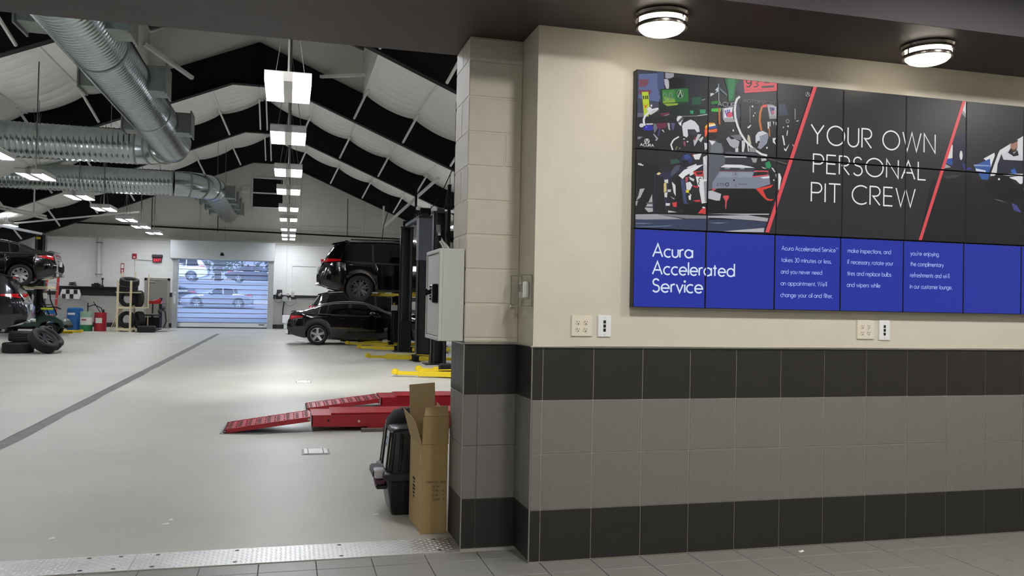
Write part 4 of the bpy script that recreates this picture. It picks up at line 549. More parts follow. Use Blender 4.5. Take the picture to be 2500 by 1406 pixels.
TXT=[('YOUR OWN', 3.0416, 3.9409, 2.4489, 0.1169, 0.075, 'ececec'), ('PERSONAL', 3.0597, 3.8723, 2.2735, 0.1124, 0.075, 'ececec'), ('PIT CREW', 3.0485, 3.7942, 2.0975, 0.1139, 0.075, 'ececec'), ('Acura', 2.0149, 2.2638, 1.7281, 0.0735, 0.12, 'dbe9fb'), ('Accelerated', 2.0146, 2.5364, 1.6274, 0.0729, 0.12, 'dbe9fb'), ('Service', 2.0164, 2.3319, 1.5259, 0.0742, 0.12, 'dbe9fb'), ('Acura Accelerated Service', 2.8503, 3.2229, 1.7944, 0.026, 0.115, 'a9bdf5'), ('takes 30 minutes or less,', 2.8494, 3.1938, 1.7242, 0.026, 0.115, 'a9bdf5'), ('and you never need', 2.8482, 3.1294, 1.6543, 0.026, 0.115, 'a9bdf5'), ("an appointment. We'll", 2.8477, 3.1632, 1.5843, 0.026, 0.115, 'a9bdf5'), ('change your oil and filter,', 2.8472, 3.2064, 1.5138, 0.026, 0.115, 'a9bdf5'), ('make inspections, and', 3.31, 3.6193, 1.7956, 0.0266, 0.115, 'a9bdf5'), ('if necessary, rotate your', 3.3086, 3.6376, 1.726, 0.0266, 0.115, 'a9bdf5'), ('tires and replace bulbs', 3.3079, 3.6242, 1.6559, 0.0266, 0.115, 'a9bdf5'), ('and wipers while', 3.3065, 3.5454, 1.5856, 0.0266, 0.115, 'a9bdf5'), ('TM', 3.2247, 3.24, 1.813, 0.009, 0.13, 'a9bdf5'), ("you're enjoying", 3.7643, 3.9763, 1.7941, 0.0273, 0.115, 'a9bdf5'), ('the complimentary', 3.7653, 4.0143, 1.7272, 0.0273, 0.115, 'a9bdf5'), ('refreshments and wi-fi', 3.7649, 4.0594, 1.6575, 0.0273, 0.115, 'a9bdf5'), ('in our customer lounge.', 3.7645, 4.0797, 1.5862, 0.0273, 0.115, 'a9bdf5'), ('ACURA', 1.9239, 2.0084, 2.3598, 0.0141, 0.2, 'd8d8da'), ('ACUR', 2.4113, 2.5225, 2.629, 0.0246, 0.16, '8f9296'), ('MOTORSPORTS', 2.5787, 2.8114, 2.6634, 0.0191, 0.1, '77797d')]
# ================================================================ VIDEO WALL
def arc(cx, cy, rx, ry, a0, a1, n=14): return [(cx+rx*math.cos(math.radians(a0+(a1-a0)*i/n)), cy+ry*math.sin(math.radians(a0+(a1-a0)*i/n))) for i in range(n+1)]
X = .62; r = X/2; D_ = -.26
bowl = arc(.31, r, .31, r, 0, 360, 22)
G = {   # stroke lettering: width, polylines
 'A': (.78, [[(0, 0), (.39, 1), (.78, 0)], [(.14, .34), (.64, .34)]]), 'B': (.55, [[(0, 0), (0, 1)]]),
 'C': (.8, [arc(.5, .5, .5, .5, 52, 308, 24)]), 'E': (.5, [[(.5, 1), (0, 1), (0, 0), (.5, 0)], [(0, .53), (.47, .53)]]),
 'I': (.0, [[(0, 0), (0, 1)]]), 'L': (.45, [[(0, 1), (0, 0), (.45, 0)]]), 'M': (.9, [[(0, 0), (.12, 1), (.45, .15), (.78, 1), (.9, 0)]]),
 'N': (.68, [[(0, 0), (0, 1), (.68, 0), (.68, 1)]]), 'O': (1.0, [arc(.5, .5, .5, .5, 0, 360, 32)]),
 'P': (.55, [[(0, 0), (0, 1), (.3, 1)]+arc(.3, .74, .26, .26, 90, -90)+[(0, .48)]]),
 'R': (.58, [[(0, 0), (0, 1), (.3, 1)]+arc(.3, .74, .26, .26, 90, -90)+[(.16, .48), (.56, 0)]]),
 'S': (.52, [arc(.26, .765, .225, .235, 25, 245, 14)+arc(.255, .265, .255, .265, 62, -150, 16)]),
 'T': (.64, [[(0, 1), (.64, 1)], [(.32, 1), (.32, 0)]]), 'U': (.62, [[(0, 1), (0, .31)]+arc(.31, .31, .31, .31, 180, 360)+[(.62, 1)]]),
 'W': (1.1, [[(0, 1), (.27, 0), (.55, 1), (.83, 0), (1.1, 1)]]), 'Y': (.72, [[(0, 1), (.36, .5), (.72, 1)], [(.36, .5), (.36, 0)]]),
 'a': (.62, [bowl, [(.62, X), (.62, 0)]]), 'b': (.62, [bowl, [(0, 1.02), (0, 0)]]), 'c': (.5, [arc(.31, r, .31, r, 52, 308, 18)]),
 'd': (.62, [bowl, [(.62, 1.02), (.62, 0)]]), 'e': (.62, [[(.02, r+.0), (.6, r+.0)]+arc(.31, r, .3, r, 0, 318, 20)]),
 'f': (.34, [arc(.3, .86, .17, .17, 70, 180, 8)+[(.13, 0)], [(0, X), (.3, X)]]),
 'g': (.62, [bowl, [(.62, X), (.62, 0)]+arc(.32, 0, .3, .27, 0, -150, 12)]), 'h': (.52, [[(0, 1.02), (0, 0)], [(0, .3)]+arc(.26, .36, .26, .26, 180, 0)+[(.52, 0)]]),
 'i': (.0, [[(0, 0), (0, X)], arc(0, .86, .035, .035, 0, 360, 8)]), 'j': (.0, [[(0, X), (0, -.2)]+arc(-.1, -.2, .1, .1, 0, -100, 6), arc(0, .86, .035, .035, 0, 360, 8)]), 'k': (.46, [[(0, 1.02), (0, 0)], [(.4, X), (0, .28)], [(.1, .36), (.46, 0)]]),
 'l': (.0, [[(0, 0), (0, 1.02)]]), 'm': (.84, [[(0, 0), (0, X)], [(0, .38)]+arc(.21, .41, .21, .21, 180, 0)+[(.42, 0)], [(.42, .38)]+arc(.63, .41, .21, .21, 180, 0)+[(.84, 0)]]),
 'n': (.48, [[(0, 0), (0, X)], [(0, .34)]+arc(.24, .38, .24, .24, 180, 0)+[(.48, 0)]]), 'o': (.62, [bowl]), 'p': (.62, [bowl, [(0, X), (0, -.3)]]),
 'r': (.27, [[(0, 0), (0, X)], [(0, .36)]+arc(.22, .4, .22, .22, 180, 70, 8)]), 's': (.36, [arc(.18, .465, .15, .155, 30, 250, 10)+arc(.17, .165, .17, .165, 60, -150, 12)]),
 't': (.3, [[(.15, .86), (.15, 0)], [(0, X), (.3, X)]]), 'u': (.48, [[(0, X), (0, .24)]+arc(.24, .24, .24, .24, 180, 360)+[(.48, X)]]),
 'v': (.5, [[(0, X), (.25, 0), (.5, X)]]), 'w': (.84, [[(0, X), (.21, 0), (.42, X), (.63, 0), (.84, X)]]), 'y': (.5, [[(0, X), (.26, .04)], [(.5, X), (.14, -.3)]]),
 '3': (.5, [arc(.24, .75, .2, .24, 150, -90, 14)+arc(.24, .26, .25, .26, 90, -150, 14)]), '0': (.56, [arc(.28, .5, .28, .5, 0, 360, 24)]),
 ',': (.05, [[(.05, .08), (0, -.12)]]), '.': (.03, [arc(.015, .03, .03, .03, 0, 360, 8)]), "'": (.03, [[(.02, 1.0), (0, .78)]]), '-': (.25, [[(0, .3), (.25, .3)]]), ' ': (.26, []),
}
def ribbon(pl, w):
    """flat quads along a polyline"""
    pl = [p for i, p in enumerate(pl) if i == 0 or (p[0]-pl[i-1][0])**2+(p[1]-pl[i-1][1])**2 > 1e-10]
    out = []; closed = (pl[0][0]-pl[-1][0])**2+(pl[0][1]-pl[-1][1])**2 < 1e-8
    P_ = [Vector(p) for p in pl]; n = len(P_); L = []; R = []
    for i in range(n):
        a = P_[i-1] if i else (P_[-2] if closed else None); b = P_[i+1] if i < n-1 else (P_[1] if closed else None)
        d1 = (P_[i]-a).normalized() if a is not None else None; d2 = (b-P_[i]).normalized() if b is not None else None
        d1 = d1 or d2; d2 = d2 or d1; n1 = Vector((-d1.y, d1.x)); n2 = Vector((-d2.y, d2.x)); q = n1+n2
        if q.length < .35: q = n2*1.0; k = 1
        else: q.normalize(); k = min(2.2, 1/max(.3, q.dot(n1)))
        L.append(P_[i]+q*w*k/2); R.append(P_[i]-q*w*k/2)
    for i in range(n-1): out += [(L[i], R[i], R[i+1]), (L[i], R[i+1], L[i+1])]
    return out
def text_tris(s, x0, x1, z, hgt, wt):
    gap = .2 if s.isupper() else .15
    adv = 0; strokes = []
    for ch in s:
        w_, pl = G[ch]
        for p in pl: strokes.append([(a+adv, b) for a, b in p])
        adv += w_+gap
    adv -= gap; kx = (x1-x0)/adv; ts = []
    for p in strokes: ts += ribbon([(x0+a*kx, z+b*hgt) for a, b in p], wt*hgt)
    return [[(p.x, p.y) for p in t] for t in ts]
def clip(poly, x0, x1, z0, z1):
    for ax, lim, sg in ((0, x0, 1), (0, x1, -1), (1, z0, 1), (1, z1, -1)):
        o = []
        for i in range(len(poly)):
            a, b = poly[i-1], poly[i]; da, db = (a[ax]-lim)*sg, (b[ax]-lim)*sg
            if (da >= 0) != (db >= 0):
                t = da/(da-db); o.append((a[0]+(b[0]-a[0])*t, a[1]+(b[1]-a[1])*t))
            if db >= 0: o.append(b)
        poly = o
        if len(poly) < 3: return []
    return poly
LAYERS = []
for e in PIC.split(';'):
    q = e.split(','); nums = [int(v)/2000 for v in q[1:]]; pts = list(zip(nums[::2], nums[1::2]))
    tr = tessellate_polygon([[Vector((a, b, 0)) for a, b in pts]])
    LAYERS.append((q[0], [[pts[i] for i in t] for t in tr]))
for s, x0, x1, z, hgt, wt_, c in TXT: LAYERS.append((c, text_tris(s, x0, x1, z, hgt, wt_)))
sm_ = bpy.data.materials.new('screen_picture'); sm_.use_nodes = True; t = sm_.node_tree; p = t.nodes['Principled BSDF']
at = t.nodes.new('ShaderNodeAttribute'); at.attribute_name = 'Col'
t.links.new(at.outputs[0], p.inputs['Emission Color']); p.inputs['Emission Strength'].default_value = SCREEN
p.inputs['Base Color'].default_value = (.006, .006, .007, 1); p.inputs['Roughness'].default_value = .34; p.inputs['Specular IOR Level'].default_value = .22
scrm = sm_
bez = mat('screen_bezel', '0b0b0c', .4)
xe = [1.900+.4558*k for k in range(8)]; ze = [2.803, 2.346, 1.887, 1.4345]
rown = ['top', 'middle', 'bottom']
desc = {(0, 0): 'showing pit lane with green board', (0, 1): 'showing red number board, white helmet', (0, 2): 'with the headline start and red slash', (0, 3): 'with headline letters on charcoal', (0, 4): 'with the end of the headline', (0, 5): 'showing a mechanic under a raised bonnet', (0, 6): 'at the end of the top row',
        (1, 0): 'showing racing car wheel and crew legs', (1, 1): 'showing the white racing car rear', (1, 2): 'with a red slash and headline letters', (1, 3): 'with middle headline letters', (1, 4): 'with lower red slash, headline end', (1, 5): 'showing a dark engine bay', (1, 6): 'at the end of the middle row',
        (2, 0): 'blue with large white title', (2, 1): 'blue with only the title tail', (2, 2): 'blue, five small text lines', (2, 3): 'blue, four text lines about inspections', (2, 4): 'blue, four text lines about refreshments', (2, 5): 'plain blue without any text', (2, 6): 'plain blue at the end of the row'}
YF = 4.462
for rI in range(3):
    for cI in range(7):
        x0, x1, z1_, z0_ = xe[cI]+.0012, xe[cI+1]-.0012, ze[rI]-.0012, ze[rI+1]+.0012
        o = thing('display_panel', '%s-row display panel, %s column, %s' % (rown[rI], ORD[cI], desc[(rI, cI)]), 'display', ((x0+x1)/2, 4.5, z0_), group='display panels of the video wall')
        obj('bezel', MB().box(x0, x1, YF, 4.512, z0_, z1_), bez, o, bevel=.0015)
        a, b, c_, d_ = x0+.0036, x1-.0036, z0_+.0036, z1_-.0036
        mb = MB(); cols = []
        base = lin('2e2e31') if rI < 2 else lin('2735a0')
        mb.add([(a, YF-.0004, c_), (b, YF-.0004, c_), (b, YF-.0004, d_), (a, YF-.0004, d_)], [(0, 1, 2, 3)]); cols += [base]*4
        for li, (hx, tris) in enumerate(LAYERS):
            lc = lin(hx); y = YF-.0006-.00004*li
            if rI == 2 and li < len(LAYERS)-len(TXT): continue
            for tr in tris:
                q = clip(tr, a, b, c_, d_)
                if not q: continue
                ar = sum(q[i-1][0]*q[i][1]-q[i][0]*q[i-1][1] for i in range(len(q)))
                if abs(ar) < 1e-9: continue
                if ar < 0: q = q[::-1]
                mb.add([(u, y, v) for u, v in q], [tuple(range(len(q)))]); cols += [lc]*len(q)
        me = mesh('picture', mb, fixn=False)
        ca = me.color_attributes.new('Col', 'FLOAT_COLOR', 'POINT')
        for i, cc in enumerate(cols): ca.data[i].color = (*cc, 1)
        obj('picture', me, scrm, o)
# ================================================================ CEILING LAMPS
nick = mat('brushed_nickel', '9d9790', .25, 1)
glw = emis('lamp_glass', 'fff3df', LAMP)
def ceil_lamp(x, y, lab):
    o = thing('ceiling_lamp', lab, 'ceiling lamp', (x, y, ZC), group='flush ceiling lamps')
    obj('pan', MB().lathe([(.145, 0), (.148, -.006), (.142, -.02), (.12, -.024)], (x, y, ZC), 'z', 40), nick, o, True, ang=40)
    obj('glass_drum', MB().lathe([(.122, -.022), (.122, -.066)], (x, y, ZC), 'z', 40, False), glw, o, True)
    for z in (-.030, -.069): obj('ring', MB().lathe([(.124, z-.008), (.136, z-.011), (.139, z), (.136, z+.011), (.124, z+.008)], (x, y, ZC), 'z', 40, False) if z < -.05 else MB().lathe([(.127, z-.003), (.141, z-.004), (.141, z+.008), (.127, z+.008)], (x, y, ZC), 'z', 40, False), nick, o, True, ang=40)
    obj('glass_dome', MB().lathe([(.124, -.070), (.120, -.080), (.105, -.094), (.08, -.104), (.045, -.110), (.001, -.112)], (x, y, ZC), 'z', 40, False), glw, o, True)
    for k in range(3):
        a = math.radians(-60+120*k); obj('post', MB().cyl((x+.134*math.cos(a), y+.134*math.sin(a), ZC-.073), (x+.134*math.cos(a), y+.134*math.sin(a), ZC-.03), .0045, 8), nick, o)
ceil_lamp(1.905, 4.145, 'round nickel-ringed ceiling lamp above the left end of the video wall')
ceil_lamp(3.615, 4.15, 'round nickel-ringed ceiling lamp above the right part of the video wall')
ceil_lamp(5.33, 4.15, 'round nickel-ringed ceiling lamp at the far right end of the soffit, out of frame')
# ================================================================ OUTLETS
ivory = mat('ivory_plastic', 'e3dccb', .4); whp = mat('white_plastic', 'eceef0', .35); slotm = mat('slot_black', '131318', .5); jackm = mat('jack_navy', '10131f', .4)
def power_plate(x, z, lab):
    o = thing('outlet_plate', lab, 'power outlet', (x, 4.514, z), group='ivory power outlets')
    obj('plate', MB().box(x-.0635, x+.0635, 4.507, 4.515, z-.060, z+.060), ivory, o, bevel=.003, seg=2)
    for dx in (-.0235, .0235):
        for dz in (-.0205, .0205):
            cx, cz = x+dx, z+dz
            rc = obj('receptacle', MB().prism([(cx+a, cz+b) for a, b in [(.0165*math.cos(t_*PI/8) if abs(.0165*math.cos(t_*PI/8)) < .014 else math.copysign(.014, math.cos(t_*PI/8)), .0165*math.sin(t_*PI/8)) for t_ in range(16)]], 'xz', 4.5045, 4.508), ivory, o, bevel=.0008)
            s = MB().box(cx-.0075, cx-.0052, 4.5035, 4.505, cz-.001, cz+.008).box(cx+.0052, cx+.0075, 4.5035, 4.505, cz, cz+.007).lathe([(.0034, 0), (.0034, .0012)], (cx, 4.5036, cz-.0085), 'y', 10)
            obj('slots', s, slotm, rc)
    for dz in (0, ):
        for dx in (-.0235, .0235): obj('screw', MB().lathe([(.0028, 0), (.0028, .002)], (x+dx, 4.5055, z), 'y', 8), ivory, o)
def data_plate(x, z, lab):
    o = thing('data_plate', lab, 'data outlet', (x, 4.514, z), group='white data plates')
    obj('plate', MB().box(x-.0405, x+.0405, 4.507, 4.515, z-.063, z+.063), whp, o, bevel=.003, seg=2)
    for k in (-1, 0, 1):
        j = obj('jack', MB().box(x-.0075, x+.0075, 4.5055, 4.508, z+.0235*k-.009, z+.0235*k+.009), jackm, o)
        obj('contact', MB().box(x-.004, x+.004, 4.505, 4.506, z+.0235*k+.003, z+.0235*k+.006), slotm, j)
    for k in (-1, 1): obj('screw', MB().lathe([(.0025, 0), (.0025, .002)], (x, 4.5055, z+.049*k), 'y', 8), chrome, o)
power_plate(1.612, 1.3235, 'ivory four-socket power outlet under the left end of the video wall')
data_plate(1.749, 1.3245, 'white three-jack data plate beside the left ivory outlet')
power_plate(3.49, 1.3215, 'ivory four-socket power outlet under the right part of the video wall')
data_plate(3.628, 1.3195, 'white three-jack data plate beside the right ivory outlet')
# ================================================================ THERMOSTAT IN CLEAR GUARD (on the return wall, facing -X)
o = thing('thermostat', 'small white thermostat behind a clear plastic guard on the corner return wall', 'thermostat', (1.326, 4.65, 1.44))
obj('body', MB().box(1.288, 1.322, 4.60, 4.70, 1.475, 1.57), whp, o, bevel=.006, seg=2)
obj('screen', MB().box(1.2865, 1.2885, 4.645, 4.69, 1.51, 1.555), mat('lcd_grey', '6f746c', .3), o)
bt = MB()
for k in range(3): bt.box(1.286, 1.2885, 4.615, 4.635, 1.505+.02*k, 1.518+.02*k)
obj('buttons', bt, mat('button_grey', '8c8c8c', .5), o)
ac = glassy('clear_acrylic', 'fcfdfb', 1.0, 0, .06, .03)
gd = MB(); x0, x1, y0, y1, z0, z1 = 1.258, 1.324, 4.535, 4.755, 1.43, 1.605
for q_ in ([(x0, y0, z0), (x0, y1, z0), (x0, y1, z1), (x0, y0, z1)], [(x0, y0, z0), (x1, y0, z0), (x1, y0, z1), (x0, y0, z1)], [(x0, y1, z0), (x1, y1, z0), (x1, y1, z1), (x0, y1, z1)], [(x0, y0, z0), (x1, y0, z0), (x1, y1, z0), (x0, y1, z0)], [(x0, y0, z1), (x1, y0, z1), (x1, y1, z1), (x0, y1, z1)]): gd.add(q_, [(0, 1, 2, 3)])
obj('guard', gd, ac, o)
ed = MB()
for y in (y0, y1): ed.bar((x0, y, z0), (x0, y, z1), .005); ed.bar((x1-.004, y, z0), (x1-.004, y, z1), .006)
for z in (z0, z1): ed.bar((x0, y0, z), (x0, y1, z), .005); ed.bar((x0, y1, z), (x1, y1, z), .004); ed.bar((x0, y0, z), (x1, y0, z), .004)
obj('guard_edge', ed, glassy('acrylic_edge', 'dfe3dc', .8, .2, .2, .1, 'f4f6f2'), o)
obj('lock', MB().lathe([(.012, 0), (.012, .02)], (1.25, 4.745, 1.425), 'x', 12), chrome, o)
# ================================================================ GREY CABINET on the pillar side, door facing the opening
cabm = mat('cabinet_grey', 'cdd0ca', .42, var=.02)
o = thing('wall_cabinet', 'pale grey steel cabinet with a keypad lock on the pillar above the tiles', 'cabinet', (.93, 5.05, 1.215))
y0, y1, x0, x1, z0, z1 = 4.848, 5.33, .846, .995, 1.215, 1.758
cb = MB().box(x0+.02, x1, y0, y1, z0, z1)
for a in ((x0, x0+.02, y0, y0+.022, z0, z1), (x0, x0+.02, y1-.022, y1, z0, z1), (x0, x0+.02, y0+.022, y1-.022, z0, z0+.022), (x0, x0+.02, y0+.022, y1-.022, z1-.022, z1)): cb.box(*a)
obj('body', cb, cabm, o, bevel=.0025)
dr = obj('door', MB().box(x0+.007, x0+.019, y0+.027, y1-.027, z0+.027, z1-.027), mat('cabinet_door', 'd6d7d2', .4), o, bevel=.002)
obj('keypad_lock', MB().box(x0-.028, x0+.01, 4.905, 4.985, 1.435, 1.552), mat('lock_silver', 'b9bcc0', .3, .7), dr, bevel=.008, seg=2)
obj('keypad', MB().box(x0-.032, x0-.02, 4.912, 4.978, 1.442, 1.543), mat('lock_silver', 'b9bcc0', .3, .7), dr, bevel=.004)
ks = MB()
for i in range(2):
    for j in range(5): ks.box(x0-.036, x0-.03, 4.925+.03*i, 4.938+.03*i, 1.455+.018*j, 1.466+.018*j)
obj('keys', ks, black, dr); obj('lock_knob', MB().lathe([(.014, -.062), (.014, -.04), (.008, -.028)], (x0, 4.955, 1.50), 'x', 12).bar((x0-.058, 4.955, 1.48), (x0-.058, 4.955, 1.52), .012), black, dr)
obj('lock_side', MB().box(x0-.03, x0+.004, 4.899, 4.907, 1.44, 1.548), black, dr, bevel=.003)
# flexible conduits rising from the cabinet top
o = thing('conduit_bundle', 'silver and black flexible conduits rising from the cabinet top by the pillar', 'conduit', (.93, 5.3, 1.76))
for i, (dx, m_) in enumerate(((0, chrome), (.03, whp), (.06, chrome))):
    obj('conduit', MB().tube([(.945+dx*.5, 5.27, 1.757), (.946+dx*.5, 5.275, 1.785), (.935+dx*.4, 5.28, 1.81), (.925+dx*.2, 5.29, 1.83), (.92, 5.30, 1.87), (.915, 5.30, 1.9+.01*i)], .0085, 8), m_, o, True)
obj('coupling', MB().cyl((.925, 5.295, 1.83), (.92, 5.30, 1.865), .014, 10), black, o); obj('coupling', MB().cyl((.917, 5.30, 1.885), (.912, 5.30, 1.935), .014, 10), rodm, o)
obj('riser', MB().tube([(.985, 5.33, 1.76), (.985, 5.33, 2.2)], .012, 8).cyl((.985, 5.33, 1.86), (.985, 5.33, 1.9), .022, 10).cyl((.985, 5.33, 2.06), (.985, 5.33, 2.1), .018, 10), black, o)
# ================================================================ CARDBOARD BOX
card = mat('cardboard', 'a98f63', .8, var=.07, vs_=6, bump=.08, bs=90); cardin = mat('cardboard_inside', 'bda67c', .8, var=.05, vs_=6); ink = mat('print_ink', '1c1915', .7)
o = thing('cardboard_box', 'tall open brown cardboard box with printed shipping text against the tiled pillar', 'box', (.9, 5.4, 0))
A, B, Cc, D = (.822, 5.20), (.984, 5.192), (.975, 5.59), (.806, 5.60); zb = .555; tk = .005
def wall(p, q, z0, z1, inn): # slab between two floor points
    d = Vector((q[0]-p[0], q[1]-p[1])).normalized(); n = Vector((-d.y, d.x))*inn
    return MB().add([(p[0], p[1], z0), (q[0], q[1], z0), (q[0]+n.x, q[1]+n.y, z0), (p[0]+n.x, p[1]+n.y, z0), (p[0], p[1], z1), (q[0], q[1], z1), (q[0]+n.x, q[1]+n.y, z1), (p[0]+n.x, p[1]+n.y, z1)],
                    [(0, 3, 2, 1), (4, 5, 6, 7), (0, 1, 5, 4), (1, 2, 6, 5), (2, 3, 7, 6), (3, 0, 4, 7)])
body = MB()
for p, q in ((A, B), (B, Cc), (Cc, D), (D, A)):
    wv = wall(p, q, .001, zb, tk); body.add(wv.v, wv.f)
body.add([(*A, .003), (*B, .003), (*Cc, .003), (*D, .003)], [(0, 1, 2, 3)])
obj('body', body, card, o)
def flap(pts, m_=cardin, th=.004):
    v = [Vector(p) for p in pts]; n = (v[1]-v[0]).cross(v[2]-v[1]).normalized()*th
    return MB().add([*v, *[p+n for p in v]], [(0, 1, 2, 3), (7, 6, 5, 4), (0, 4, 5, 1), (1, 5, 6, 2), (2, 6, 7, 3), (3, 7, 4, 0)])
obj('flap', flap([(*A, zb), (*B, zb), (B[0]+.003, B[1]-.004, .728), (A[0]+.006, A[1]-.004, .728)]), card, o)
obj('flap', flap([(A[0]+.012, A[1]+.0, .728), (B[0]+.003, B[1]-.002, .728), (B[0]+.004, B[1]+.05, .788), (A[0]+.026, A[1]+.05, .775)]), card, o)
obj('flap', flap([(*D, zb), (*A, zb), (A[0]-.045, A[1]+.02, .705), (D[0]-.05, D[1]-.02, .735)]), card, o)
obj('flap', flap([(*Cc, zb), (*D, zb), (D[0]-.012, D[1]+.02, .885), (Cc[0]-.01, Cc[1]+.02, .90)]), cardin, o)
obj('flap', flap([(*B, zb), (*Cc, zb), (Cc[0]+.001, Cc[1], .77), (B[0]+.001, B[1], .735)]), cardin, o)
def text_mesh(s, size, align='LEFT', xs=1.0):
    cu = bpy.data.curves.new('tmp_text', 'FONT'); cu.body = s; cu.size = size; cu.align_x = align; cu.space_character = xs
    ob = bpy.data.objects.new('tmp_text', cu); C.objects.link(ob); dg = bpy.context.evaluated_depsgraph_get()
    me = bpy.data.meshes.new_from_object(ob.evaluated_get(dg)); bpy.data.objects.remove(ob); bpy.data.curves.remove(cu); return me
def print_on(s, size, org, ux, uz, m_, parent, align='LEFT', name='lettering', sx=1.):
    me = text_mesh(s, size, align); me.name = name; ux = Vector(ux).normalized()*sx; uz = Vector(uz).normalized(); og = Vector(org)
    for v in me.vertices: v.co = og+ux*v.co.x+uz*v.co.y
    me.update(); me.materials.clear(); return obj(name, me, m_, parent)
fd = (B[0]-A[0], B[1]-A[1], 0)
def fpt(u, z, off=-.0012): return (A[0]+(B[0]-A[0])*u, A[1]+(B[1]-A[1])*u+off, z)
for s, u, z in (('ITEM NO.: WZ-', .17, .312), ("Q'TY:", .43, .283), ('N.W.:   6', .43, .259), ('G.W.:   7', .43, .231), ('CUFT:   2', .43, .205)): print_on(s, .021, fpt(u, z), fd, (0, 0, 1), ink, o, sx=.92)
obj('crease', MB().box(fpt(.33, 0)[0], fpt(.34, 0)[0], fpt(.33, 0)[1]-.0006, fpt(.33, 0)[1]+.001, .02, .55), cardin, o)
ld = (D[0]-A[0], D[1]-A[1], 0); rl = random.Random(9)
lm = MB()
for k in range(6):
    u = .48; z = .30-.023*k; wch = rl.randint(3, 7)
    for c_ in range(wch):
        uu = .60-.5*wch*.034+.034*c_; px, py = A[0]+ld[0]*uu-.0015, A[1]+ld[1]*uu
        for s_ in range(2): lm.bar((px, py, z+rl.uniform(-.001, .001)), (px, py+.007, z+rl.choice((.0, .006, -.005))), .001, .0025)
        lm.bar((px, py, z-.006), (px, py, z+.006), .001, .0025)
q = obj('lettering', lm, ink, o)
obj('hand_hole', MB().box(A[0]-.0015, A[0]+.002, 5.225, 5.245, .43, .51), mat('tape_white', 'd8ccb0', .5), o)
# ================================================================ CARRIER CASE
blk = mat('black_plastic', '17171a', .35, var=.2, vs_=8, bump=.1, bs=60); dgp = mat('charcoal_plastic', '2e2e31', .5, bump=.15, bs=120)
o = thing('carrier_case', 'black ribbed plastic carrier case with a white sticker standing behind the cardboard box', 'carrier case', (.83, 5.88, 0))
def rrect(x0, x1, y0, y1, c, z, n=4):
    P_ = []
    for cx, cy, a0 in ((x1-c, y1-c, 0), (x0+c, y1-c, 90), (x0+c, y0+c, 180), (x1-c, y0+c, 270)):
        P_ += [(cx+c*math.cos(math.radians(a0+90*i/n)), cy+c*math.sin(math.radians(a0+90*i/n)), z) for i in range(n+1)]
    return P_
def loft(rings):
    n = len(rings[0]); mb = MB(); mb.add([p for r_ in rings for p in r_], [(i*n+k, i*n+(k+1) % n, (i+1)*n+(k+1) % n, (i+1)*n+k) for i in range(len(rings)-1) for k in range(n)]+[tuple(range(n))[::-1], tuple(range((len(rings)-1)*n, len(rings)*n))]); return mb
obj('lower_tub', loft([rrect(.705, .975, 5.69, 6.08, .03, .0), rrect(.70, .98, 5.685, 6.085, .03, .02), rrect(.665, 1.0, 5.655, 6.12, .035, .22), rrect(.655, 1.005, 5.645, 6.13, .035, .245)]), blk, o, True, ang=35)
obj('rim', loft([rrect(.645, 1.01, 5.635, 6.14, .035, .24), rrect(.638, 1.015, 5.63, 6.15, .035, .25), rrect(.638, 1.015, 5.63, 6.15, .035, .283), rrect(.65, 1.005, 5.64, 6.14, .035, .292)]), dgp, o, True, ang=35)
obj('upper_shell', loft([rrect(.665, 1.0, 5.66, 6.12, .04, .285), rrect(.69, .985, 5.70, 6.09, .04, .55), rrect(.70, .98, 5.715, 6.08, .05, .575), rrect(.73, .96, 5.75, 6.05, .05, .585)]), blk, o, True, ang=40)
rb = MB()
for x in (.70, .76, .83, .90, .96): rb.bar((x-.015+.0, 5.655, .30), (x+(.8-x)*.15+.0, 5.70, .55), .02, .02, up=(0, -1, .2))
for y in (5.72, 5.84, 5.96, 6.06): rb.bar((.664, y, .30), (.692, y, .555), .035, .02, up=(-1, 0, .2))
obj('rib', rb, blk, o, bevel=.005)
tr_ = MB()
for x in (.72, .80, .88): tr_.bar((x, 5.688, .04), (x-.005, 5.652, .23), .05, .012, up=(0, -1, 0))
for y in (5.76, 5.9, 6.03): tr_.bar((.703, y, .04), (.668, y, .23), .06, .012, up=(-1, 0, 0))
obj('lower_rib', tr_, blk, o, bevel=.003)
obj('top_bag', loft([rrect(.675, 1.0, 5.84, 6.14, .05, .30), rrect(.685, 1.0, 5.86, 6.14, .06, .50), rrect(.70, .99, 5.90, 6.13, .06, .60), rrect(.74, .97, 5.95, 6.11, .06, .66), rrect(.80, .93, 5.99, 6.08, .04, .672)]), mat('black_fabric', '131315', .85, bump=.2, bs=80), o, True, ang=60)
cm = MB()
for k in range(9): cm.bar((.80+.018*k, 5.99, .672), (.80+.018*k, 6.08, .672), .010, .014)
obj('grip', cm, dgp, o)
obj('latch', MB().box(.575, .66, 5.72, 5.98, .24, .30), dgp, o, bevel=.015)
obj('latch_clip', MB().box(.585, .655, 5.70, 5.80, .245, .306), mat('clip_grey', 'b9b7bb', .4), o, bevel=.008)
obj('latch_button', MB().box(.59, .665, 5.72, 5.83, .20, .24), mat('clip_purple', '5a2f4c', .45), o, bevel=.01); obj('latch_foot', MB().box(.60, .68, 5.74, 5.86, .165, .2), blk, o, bevel=.01)
stk = MB().add([(.6585, 5.70, .315), (.6585, 5.80, .315), (.681, 5.81, .555), (.681, 5.715, .555)], [(0, 3, 2, 1)])
obj('sticker', MB().bar((.655, 5.75, .315), (.679, 5.755, .56), .10, .004, up=(-1, 0, .1)), mat('sticker_white', 'd9dbdd', .4), o)
obj('sticker_mark', MB().bar((.667, 5.765, .455), (.673, 5.767, .52), .05, .004, up=(-1, 0, .1)), mat('sticker_blue', '2b7fb5', .4), o)
